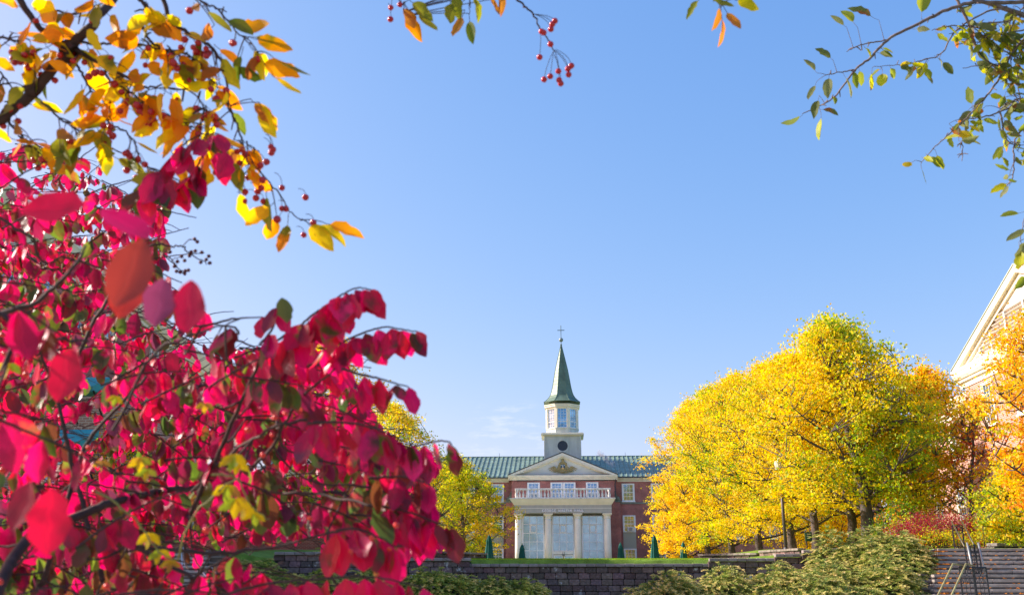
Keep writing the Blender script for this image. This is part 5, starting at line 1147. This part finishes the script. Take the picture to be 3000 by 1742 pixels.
fill(3, REGN, .75, .95, .042, .03)
fill(105, REG, 1.2, 1.9, .036, .018)
fill(310, REG, 1.7, 2.8, .037, .020, ang=(-50, 35))
fill(340, REG, 2.7, 4.4, .043, .024, ang=(-50, 35))
fill(46, REG2, .95, 1.8, .039, .020)
fill(15, [(560, 1000), (1000, 1030), (1180, 1300), (1240, 1560), (1000, 1600), (560, 1500)], 1.1, 1.4, .038, .018)
base = np.array([-1.25, 1.35, 0.]); broot = empty('burning_bush', tuple(base), 0, 'crimson leaved spindle bush filling the lower left foreground', 'shrub')
for k in range(7):
    e = PD(-60 + 60 * k, 1780, 1.0 + .1 * k); bush.paths.append((bez(base + np.array([.05 * k, .03 * k, -.05]), (base + e) / 2 + np.array([-.1, 0, 0]), e, 8), np.linspace(.016, .006, 8)))
bush.mesh(RLEAF, broot, 'spindle', 5); bush.wood(TWIG, broot)
# seed capsules of the bush
BER = mat('orange_red_berry', (.75, .03, .015), .3, .5); b_me = MB(); b_me.sphere((0, 0, 0), 1, 10, 7, (1, 1, 1.15))
proto = None
def berry(par, p, r0, m, name='berry'):
    global proto
    if proto is None or proto.name not in bpy.data.objects or proto.data.materials[0] != m:
        mb = MB(); mb.sphere((0, 0, 0), 1, 12, 8, (1, 1, .95)); mb.tube([(0, 0, -.9), (0, 0, -1.12)], [.25, .12], 6); o = mb.build(name, m, None, local=True, smooth=True); proto = o
    else: o = proto.copy(); scene.collection.objects.link(o)
    o.parent = par; o.location = tuple(p - ORG[par.name]); o.scale = (r0,) * 3; o.rotation_euler = (rr.normal(0, .3), rr.normal(0, .3), 0); return o
for k in range(30):
    while True:
        x, y = rr.uniform(0, 1200), rr.uniform(950, 1720)
        if poly_in(x, y, REG): break
    berry(broot, PD(x, y, rr.uniform(.85, 1.15)), rr.uniform(.0024, .0034), BER, 'seed_capsule')
# vine with yellow lobed leaves running through the bush
vine = Plant()
vine.twig(S([(520, 1640), (560, 1520), (640, 1440), (700, 1400)], 1.0), .0012, .0008); vine.twig(S([(620, 1390), (690, 1400), (740, 1480), (790, 1520)], 1.0), .0012, .0006); vine.twig(S([(280, 1440), (380, 1500), (450, 1600), (510, 1640)], .95), .0013, .0006)
for x, y, s_ in ((685, 1330, 1), (700, 1350, .8), (670, 1420, 1), (690, 1460, 1.1), (715, 1480, .8), (745, 1500, .8), (440, 1560, .9), (470, 1610, .8), (500, 1640, .7), (410, 1340, .8), (430, 1375, .7), (300, 1350, .6), (600, 1180, .6), (340, 1160, .6), (30, 1065, .9)):
    for q in (-55, 0, 55):
        a = math.radians(q + rr.uniform(-12, 12)); vine.leaf(PD(x, y, 1.0), DN * math.cos(a) + RGT * math.sin(a), CB + RGT * rr.normal(0, .4), .020 * s_, .0095 * s_, (.60, .44, .02) if rr.uniform() < .7 else (.30, .38, .03), (.35, .18, .04), .05, .1)
vroot = empty('yellow_vine', tuple(PD(520, 1640, 1.0)), 0, 'small lobed yellow green leaves of a vine threaded through the red bush', 'vine')
vine.mesh(YLEAF, vroot, 'ovate', 6); vine.wood(mat('green_stem', (.22, .2, .05), .6, .3), vroot, 'stems')
# rose hips sprig against the sky
rose = Plant(); d = 1.35
rose.twig(S([(470, 715), (500, 722), (535, 722), (560, 745), (590, 762), (615, 775)], d), .0016, .0006); rose.twig(S([(535, 722), (556, 704), (568, 700)], d), .0008, .0006); rose.twig(S([(480, 740), (505, 762), (520, 785), (545, 797)], d), .0012, .0006); rose.twig(S([(505, 762), (520, 755), (535, 752)], d), .0007, .0005)
rroot = empty('rose_sprig', tuple(PD(400, 720, d)), 0, 'bare twig with tiny dark hips poking out against the sky', 'twig'); rose.twig(S([(470, 715), (430, 725), (380, 780), (300, 900), (200, 1100)], d), .0018, .003)
HIP = mat('dark_hip', (.10, .02, .025), .5, .3)
rose.wood(TWIG, rroot, 'twig', 5)
for x, y in ((570, 700), (578, 708), (498, 738), (572, 735), (591, 739), (555, 749), (612, 750), (604, 760), (588, 768), (615, 770), (532, 751), (541, 763), (520, 766), (511, 780), (517, 794), (543, 793), (552, 791), (541, 801), (528, 797), (560, 738)): berry(rroot, PD(x, y, d), .0028, HIP, 'rose_hip')
# ---- crab apple (left tree): limbs arch over the frame
crab = Plant(); CY = [(.92, .50, .012), (.90, .36, .012), (.88, .62, .02), (.62, .50, .03), (.80, .28, .02)]; CO = [(.22, .24, .02), (.30, .30, .03), (.38, .17, .03), (.14, .19, .02)]; CB2 = [(.28, .10, .03), (.45, .16, .03), (.20, .20, .02)]
def crableaf(pl, p, l, dirv=None, green=.3, spread=1.):
    a = DN * rr.uniform(.1, 1.1) + RGT * rr.normal(.25, .7) * spread + np.array([0, rr.normal(0, .5), 0]) if dirv is None else dirv; n = CB * rr.uniform(.3, 1) + np.array([rr.normal(0, .6), 0, rr.normal(0, .5)])
    c1 = CO[rr.integers(4)] if rr.uniform() < green else CY[rr.integers(5)]; c2 = CB2[rr.integers(3)] if rr.uniform() < .35 else tuple(np.array(c1) * .85)
    a = norm(a); pet = l * rr.uniform(.15, .4)
    if dirv is not None:            # a stalk back to the nearest twig
        allp = np.concatenate([q for q, _ in pl.paths if len(q) > 5]); k_ = int(np.argmin(np.linalg.norm(allp - p, axis=1))); q0 = allp[k_]
        if np.linalg.norm(q0 - p) > .003: pl.paths.append((bez(q0, (q0 + p) / 2 + np.array([0, 0, .004]), p, 4), np.array([.001, .0008, .0007, .0006])))
    p = p * 1.0; p2 = p + a * pet; pl.paths.append((np.array([p, p + a * pet * .5 + DN * .001, p2]), np.array([.0006, .0005, .0005])))
    pl.leaf(p2, a, n, l, l * rr.uniform(.34, .52), tuple(np.array(c1) * rr.uniform(.85, 1.1)), c2, rr.normal(0, .22), rr.uniform(.1, .6))
CT = []   # berries to place
def crabtwig(pix, r0, r1, nl, nb=0, l=.048, green=.22, spur=3, side=4):
    pts = crab.twig(pix, r0, r1, 6, .0011)
    for k in range(int(nl * (.72 if pix[0][0] < 900 and nl > 3 else 1))): i = int(rr.uniform(.1, 1) * (len(pts) - 1)); crableaf(crab, pts[i] + rr.normal(0, .004, 3), l * rr.uniform(.7, 1.15), green=green)
    for k in range(spur):   # knobbly spurs
        i = int(rr.uniform(.1, .95) * (len(pts) - 1)); dv = norm(rr.normal(0, 1, 3)); crab.paths.append((np.array([pts[i], pts[i] + dv * .008, pts[i] + dv * .015 + DN * .004]), np.array([.0018, .0016, .0012]) * max(.6, r1 / .0012)))
    for k in range(side if r0 < .006 and nl > 2 else 0):          # fine side twigs carrying a leaf or two
        i = int(rr.uniform(.1, .95) * (len(pts) - 1)); ax = norm(pts[min(i + 1, len(pts) - 1)] - pts[i - 1]); dv = norm(ax * .7 + RGT * rr.normal(0, .6) + np.array([0, rr.normal(0, .3), rr.normal(-.25, .5)])); ln = rr.uniform(.025, .055)
        sp_t = bez(pts[i], pts[i] + dv * ln * .5 + np.array([0, 0, .006]), pts[i] + dv * ln + DN * .006, 7); crab.paths.append((sp_t, np.linspace(.0011, .0006, 7)))
        for q in range(rr.integers(1, 3)): crableaf(crab, sp_t[-1 - 2 * q], l * rr.uniform(.65, 1.05), green=green)
    for k in range(nb):
        i = int(rr.uniform(.2, 1) * (len(pts) - 1)); p = pts[i]
        for j in range(rr.integers(1, 4)):
            e = p + DN * rr.uniform(.012, .032) + np.array([rr.normal(.004, .012), rr.normal(0, .01), 0]); crab.paths.append((bez(p, (p + e) / 2 + np.array([.004, 0, .004]), e, 4), np.full(4, .00045))); CT.append((e, rr.uniform(.0042, .0058)))
    return pts
D1 = 1.35
crabtwig([(360, -40, D1 + .1), (290, 50, D1), (215, 130, D1), (110, 260, D1), (20, 330, D1), (-60, 400, D1)], .0062, .0085, 3, 0)
crabtwig([(30, -60, D1), (75, 30, D1), (120, 85, D1), (165, 120, D1), (240, 155, D1), (310, 200, D1), (380, 230, D1), (430, 255, D1), (475, 248, D1)], .0052, .0012, 22, 7)
crabtwig([(340, -30, D1), (410, 0, D1), (430, 40, D1), (420, 80, D1), (450, 130, D1), (520, 155, D1), (560, 165, D1), (610, 220, D1), (640, 260, D1)], .003, .001, 14, 5)
crabtwig([(470, -40, D1), (500, 60, D1), (560, 105, D1), (610, 130, D1), (645, 175, D1), (662, 230, D1), (672, 300, D1), (690, 360, D1)], .0035, .0011, 16, 5)
crabtwig([(190, 120, D1), (280, 128, D1), (350, 132, D1), (420, 130, D1), (480, 150, D1), (560, 168, D1)], .0022, .001, 12, 4)
crabtwig([(310, 205, D1), (320, 235, D1), (380, 270, D1), (430, 310, D1), (480, 335, D1), (560, 390, D1)], .002, .0008, 14, 5)
crabtwig([(220, 180, D1), (250, 235, D1), (290, 300, D1), (320, 360, D1), (370, 385, D1), (400, 430, D1), (405, 500, D1)], .002, .0009, 12, 6)
crabtwig([(660, 290, D1), (700, 380, D1), (725, 450, D1), (760, 500, D1), (820, 570, D1), (850, 620, D1), (880, 645, D1)], .0016, .0008, 4, 3)
crabtwig([(690, 410, D1), (715, 415, D1), (740, 430, D1), (760, 445, D1)], .0008, .0005, 2, 3)
crabtwig([(0, 110, D1), (60, 130, D1), (90, 170, D1), (120, 190, D1)], .002, .001, 14, 6)
crabtwig([(20, 340, D1), (55, 390, D1), (80, 420, D1), (140, 460, D1)], .002, .001, 7, 3, green=.5)
crabtwig([(100, 20, D1), (160, 30, D1), (220, 40, D1), (300, 10, D1)], .002, .001, 10, 2)
crabtwig([(0, 210, D1), (30, 260, D1), (20, 330, D1)], .0014, .001, 5, 2, green=.5)
crabtwig([(560, 400, D1), (600, 330, D1), (560, 270, D1), (480, 260, D1)], .0008, .0012, 16, 4)
crabtwig([(470, 330, D1), (540, 360, D1), (620, 420, D1), (660, 500, D1)], .0012, .0007, 16, 3)
crabtwig([(120, 300, D1), (200, 360, D1), (260, 400, D1), (420, 480, D1), (540, 560, D1)], .0016, .0008, 13, 4, green=.85)
crabtwig([(540, -30, D1), (600, 10, D1), (640, 30, D1), (700, 100, D1), (740, 130, D1)], .0018, .0008, 7, 3, green=.5)
for x, y, dx, dz, g_ in ((712, 105, 1, -.15, .9), (735, 110, .9, -.3, .5), (790, 160, .8, -.6, .6), (760, 180, .9, -.35, .2), (780, 200, .7, -.8, .3), (735, 290, .75, -.8, .3), (760, 300, .5, -1, .4), (890, 645, .9, -.45, .2), (900, 650, .8, -.9, .3), (945, 650, 1, -.35, .2), (845, 625, .0, -1, .3), (780, 560, .1, -1, .3), (430, 10, .2, -1, 1), (600, 20, .7, -.9, 1), (190, 370, .0, -1, 1), (560, 500, .5, -1, .9), (420, 510, .05, -1, .9), (280, 360, .5, -1, .8)):
    crableaf(crab, PD(x, y, D1), .054, RGT * dx + np.array([0, 0, dz]), g_)
for x, y in ((794, 430), (800, 438), (795, 448), (727, 520), (716, 588), (750, 580), (718, 562), (826, 550), (895, 578), (890, 688), (918, 652), (838, 612), (755, 560), (702, 478), (772, 590)):
    CT.append((PD(x, y, D1), rr.uniform(.0042, .0052)))
    e = CT[-1][0]; p0 = PD(x - 22, y - 45 if y < 560 else y - 25, D1); crab.paths.append((bez(p0, (p0 + e) / 2 + np.array([.006, 0, .008]), e, 5), np.full(5, .00045)))
# hanging sprays at the top centre
D2 = 1.6
crabtwig([(1080, -120, D2), (1150, -20, D2), (1175, 10, D2), (1195, 45, D2)], .0016, .0007, 0, 0)
for x, y, dx, dz, g_ in ((1185, 5, .25, -1, .2), (1195, 30, .25, -1, .2), (1200, 0, .8, -.8, .2), (1215, 30, .6, -.8, .3), (1320, -10, .0, -1, 1), (1335, -20, .1, -1, 1), (1362, 30, -.35, -1, 1), (1380, -20, .5, -1, 1), (1374, 40, .1, -1, .4), (1440, -20, .1, -1, .3), (1452, -30, .4, -1, 1), (1530, -15, 1, -.15, 0)):
    crableaf(crab, PD(x, y, D2), .050 if x < 1250 else .043, RGT * dx + np.array([0, 0, dz]), g_)
crabtwig([(1360, -150, D2), (1374, -60, D2), (1376, -10, D2), (1375, 42, D2)], .0016, .0006, 0, 0); crabtwig([(1376, -10, D2), (1355, 5, D2), (1345, 25, D2)], .0006, .0005, 0, 0)
crabtwig([(1400, -160, D2), (1480, -40, D2), (1530, 12, D2), (1562, 42, D2), (1585, 85, D2), (1610, 125, D2), (1625, 150, D2)], .0022, .0009, 0, 0, spur=2)
for x, y, ox, oy in ((1626, 62, 1565, 42), (1618, 72, 1565, 42), (1614, 86, 1565, 42), (1587, 93, 1582, 85), (1593, 96, 1585, 90), (1613, 130, 1605, 118), (1581, 168, 1584, 100), (1594, 233, 1622, 150), (1612, 224, 1622, 150), (1636, 209, 1624, 150), (1638, 235, 1624, 160), (1643, 245, 1625, 165), (1674, 193, 1628, 145), (1664, 202, 1626, 148), (1666, 219, 1625, 150), (1145, 23, 1150, -20), (1144, 57, 1138, 10), (1172, 14, 1160, -10), (1200, 50, 1180, 10)):
    e = PD(x, y, D2); p0 = PD(ox, oy, D2); crab.paths.append((bez(p0, (p0 + e) / 2 + np.array([(x - ox) * .0002 + .002, 0, .004]), e, 6), np.full(6, .0005))); CT.append((e, .0053 if y > 30 else .0048))
crabtwig([(2060, -140, D2), (2090, -40, D2), (2108, 0, D2), (2112, 20, D2)], .0014, .0006, 0, 0)
for x, y, dx, dz, g_ in ((2108, 8, -.1, -1, 1), (2112, 38, .1, -1, 1), (2120, 20, .45, -1, 1), (2075, -10, .7, -.5, 1), (2055, -12, -.5, -.8, 1), (2150, -2, 1, -.4, .6)): crableaf(crab, PD(x, y, D2), .042 if y < 30 else .052, RGT * dx + np.array([0, 0, dz]), g_)
# trunk and arching limbs off the frame
tb_ = np.array([-1.9, 1.15, 0.]); croot = empty('crab_apple_tree', tuple(tb_), 0, 'near crab apple with orange yellow leaves and red berries, top left', 'tree', 'crab apple trees framing the view')
crab.paths.append((bez(tb_ + np.array([0, 0, -.1]), np.array([-1.6, 1.1, 1.0]), PD(-60, 400, D1), 12), np.linspace(.075, .009, 12)))
crab.paths.append((bez(np.array([-1.75, 1.1, .8]), np.array([-1.5, 1.2, 2.6]), PD(360, -40, D1 + .1), 14), np.linspace(.05, .0064, 14)))
crab.paths.append((bez(np.array([-1.62, 1.2, 1.9]), PD(-100, -500, 1.5), PD(30, -60, D1), 12), np.linspace(.03, .0055, 12)))
hub = PD(900, -330, 1.7)
crab.paths.append((bez(PD(360, -40, D1 + .1), PD(600, -300, 1.6), hub, 12), np.linspace(.0064, .006, 12)))
for q, r1 in (((1080, -120, D2), .0017), ((1360, -150, D2), .0017), ((1400, -160, D2), .0022), ((2060, -140, D2), .0014), ((470, -40, D1), .0035), ((540, -30, D1), .002)):
    e = PD(*q); crab.paths.append((bez(hub, (hub + e) / 2 + np.array([0, 0, .08]), e, 12), np.linspace(.0055, r1, 12)))
crab.mesh(YLEAF, croot, 'apple', 8); crab.wood(TWIG, croot, 'branches')
CBER = mat('crab_berry', (.50, .012, .018), .22, .6, noise=[(300, 2, .8, 1.15, (1, 1, 1))])
proto = None
for e, r0 in CT[:200]: berry(croot, e, r0, CBER, 'berry')
# ---- right crab apple
crab = Plant(); D3 = 2.7; G3 = .68
def T(pts, r0, r1, nl, l=.049, sp_=5): return crabtwig([(x, y, D3) for x, y in pts], r0, r1, nl, 0, l, G3, sp_)
CY = [(.52, .52, .03), (.62, .56, .03), (.40, .42, .03), (.58, .44, .03), (.46, .48, .04)]; CO = [(.20, .25, .03), (.28, .32, .04), (.13, .16, .04), (.20, .22, .08)]
T([(3060, 5), (2960, 8), (2840, 10), (2750, 40), (2680, 75), (2600, 118), (2550, 170), (2505, 205), (2480, 240), (2440, 288), (2390, 315), (2350, 335)], .0062, .0012, 9, sp_=16)
T([(2600, 118), (2550, 125), (2510, 136), (2480, 152)], .0022, .0012, 1, sp_=6); T([(2505, 205), (2460, 212), (2420, 220)], .002, .0012, 1, sp_=4)
T([(2950, 20), (2880, 40), (2800, 90), (2760, 155), (2700, 178), (2640, 190), (2565, 195)], .003, .0008, 10)
T([(2790, -20), (2830, 50), (2850, 110), (2872, 165), (2930, 205), (2970, 240), (3060, 260)],   .0042, .004, 8)
T([(3050, 60), (2970, 150), (2940, 210), (2900, 270), (2850, 325), (2790, 385), (2740, 430), (2700, 475)], .004, .001, 14, .042)
T([(3060, 280), (2950, 320), (2880, 345), (2830, 348), (2790, 380)], .003, .001, 9, .045); T([(3060, 360), (2990, 385), (2970, 425), (2970, 480), (2965, 525), (2945, 548)], .003, .0012, 5, .045, 9)
T([(2818, 385), (2820, 430), (2818, 472)], .0014, .001, 0, sp_=8)
for a in (((3060, 20), (2960, 60), (2860, 70), (2780, 100)), ((3060, 80), (2960, 95), (2880, 120), (2800, 130)), ((3060, 120), (2990, 130), (2930, 100), (2860, 110)), ((3060, 190), (2980, 170), (2900, 120), (2830, 60)), ((3060, 230), (2980, 200), (2900, 190), (2820, 200)), ((3060, 30), (3000, 130), (2980, 230), (3000, 330)), ((3060, 420), (3010, 330), (2960, 260), (2930, 180)), ((2930, 330), (2960, 420), (3060, 410)), ((3060, 150), (2900, 90), (2790, 75), (2730, 90)), ((3060, 340), (3000, 290), (2960, 300), (2920, 330)), ((3060, -10), (2990, 30), (2950, 130), (2990, 190))):
    T(a, .0026, .001, 9, .046, 12)
crab.twig([(3100, 420, D3), (3060, 520, D3), (3030, 600, D3), (3000, 640, D3), (2990, 705, D3)], .0025, .001)
for x, y, dx, dz, l in ((2350, 338, -.9, -.6, .05), (2405, 330, -.05, -1, .06), (2400, 280, -.3, -1, .05), (2392, 240, -.4, -.9, .045), (2430, 215, -.2, -1, .05), (2470, 215, .4, -1, .055), (2440, 175, -.8, .7, .045), (2395, 215, -.6, .8, .04), (2575, 60, -.8, .5, .06), (2512, 80, -.5, .8, .045), (2480, 80, -.7, .6, .04), (2700, 55, .1, .9, .07), (2555, 200, -.2, -1, .045), (2585, 205, -.1, -1, .05), (2698, 485, .1, -1, .04), (2680, 470, -.9, -.6, .035), (2740, 440, .2, -1, .04), (2850, 320, 0, .9, .045), (3000, 620, -.7, -.2, .05), (3020, 660, -1, -.6, .055), (2985, 710, -.05, -1, .06), (3010, 700, -.6, -1, .06), (2965, 530, -.8, -.4, .045), (2970, 500, -.9, .2, .04), (3030, 430, -.9, -1, .05), (3010, 800, -.5, -.6, .04)):
    crableaf(crab, PD(x, y, D3), l * 1.2, RGT * dx + np.array([0, 0, dz]), .75)
tb_ = np.array([2.6, 2.9, 0.]); r2 = empty('crab_apple_tree', tuple(tb_), 0, 'crab apple with sparse green yellow leaves and knobbly twigs, top right', 'tree', 'crab apple trees framing the view')
crab.paths.append((bez(tb_ + np.array([0, 0, -.1]), np.array([2.5, 2.9, 1.6]), PD(3250, 150, D3), 12), np.linspace(.09, .03, 12)))
k0_ = PD(3250, 150, D3)
for q, r1 in (((3060, 5), .0062), ((3060, 20), .004), ((3060, 80), .004), ((3060, 120), .003), ((3060, 190), .003), ((3060, 260), .004), ((3060, 280), .003), ((3060, 360), .003), ((3100, 420), .004), ((3060, 30), .003), ((3060, 150), .003), ((3060, 340), .003), ((3060, -10), .003), ((3050, 60), .004), ((2790, -20), .0042), ((3060, 410), .003), ((3060, 420), .003), ((3060, 230), .003)):
    e = PD(*q, D3); crab.paths.append((bez(k0_, (k0_ + e) / 2 + np.array([0, 0, .03]), e, 8), np.linspace(.012, r1, 8)))
crab.mesh(YLEAF, r2, 'apple', 9); crab.wood(mat('grey_twig', (.17, .13, .12), .8, .25, noise=[(50, 4, .6, 1.35, (1, 1, 1))]), r2, 'branches')
# ------------------------------------------------------------------ white volume, broken up by noise, over the roof right of the tower
pm = P(1776, 1362, 107.3); mb = MB(); mb.sphere((0, 0, 0), 1, 24, 14, (1.5, .7, 1.25)); st = mb.build('white_puff', None, None, local=True); st.location = tuple(pm + np.array([0, -1.2, .55])); tag(st, 'faint white puff over the dark part of the green roof', 'white_puff', kind='stuff')
m = bpy.data.materials.new('white_puff'); m.use_nodes = True; t = m.node_tree; t.nodes.clear(); v = N(t, 'ShaderNodeVolumePrincipled'); o = N(t, 'ShaderNodeOutputMaterial'); v.inputs['Color'].default_value = (.95, .96, 1, 1)
tc = N(t, 'ShaderNodeTexCoord'); mpn = N(t, 'ShaderNodeMapping'); nz = N(t, 'ShaderNodeTexNoise'); nz.inputs['Scale'].default_value = 2.4; nz.inputs['Detail'].default_value = 4
sx_ = N(t, 'ShaderNodeSeparateXYZ'); t.links.new(tc.outputs['Object'], sx_.inputs[0]); ad = N(t, 'ShaderNodeMath', operation='MULTIPLY_ADD'); ad.inputs[1].default_value = .85; t.links.new(sx_.outputs[0], ad.inputs[0]); t.links.new(sx_.outputs[2], ad.inputs[2])
ab = N(t, 'ShaderNodeMath', operation='ABSOLUTE'); t.links.new(ad.outputs[0], ab.inputs[0]); f1 = N(t, 'ShaderNodeMapRange'); f1.inputs['From Min'].default_value = .55; f1.inputs['From Max'].default_value = .05; t.links.new(ab.outputs[0], f1.inputs['Value'])
f2 = N(t, 'ShaderNodeMapRange'); f2.inputs['From Min'].default_value = .47; f2.inputs['From Max'].default_value = .62; f2.inputs['To Max'].default_value = 3.2; t.links.new(tc.outputs['Object'], nz.inputs['Vector']); t.links.new(nz.outputs['Fac'], f2.inputs['Value'])
mm = N(t, 'ShaderNodeMath', operation='MULTIPLY'); t.links.new(f1.outputs[0], mm.inputs[0]); t.links.new(f2.outputs[0], mm.inputs[1]); t.links.new(mm.outputs[0], v.inputs['Density']); t.links.new(v.outputs[0], o.inputs['Volume']); st.data.materials.append(m)
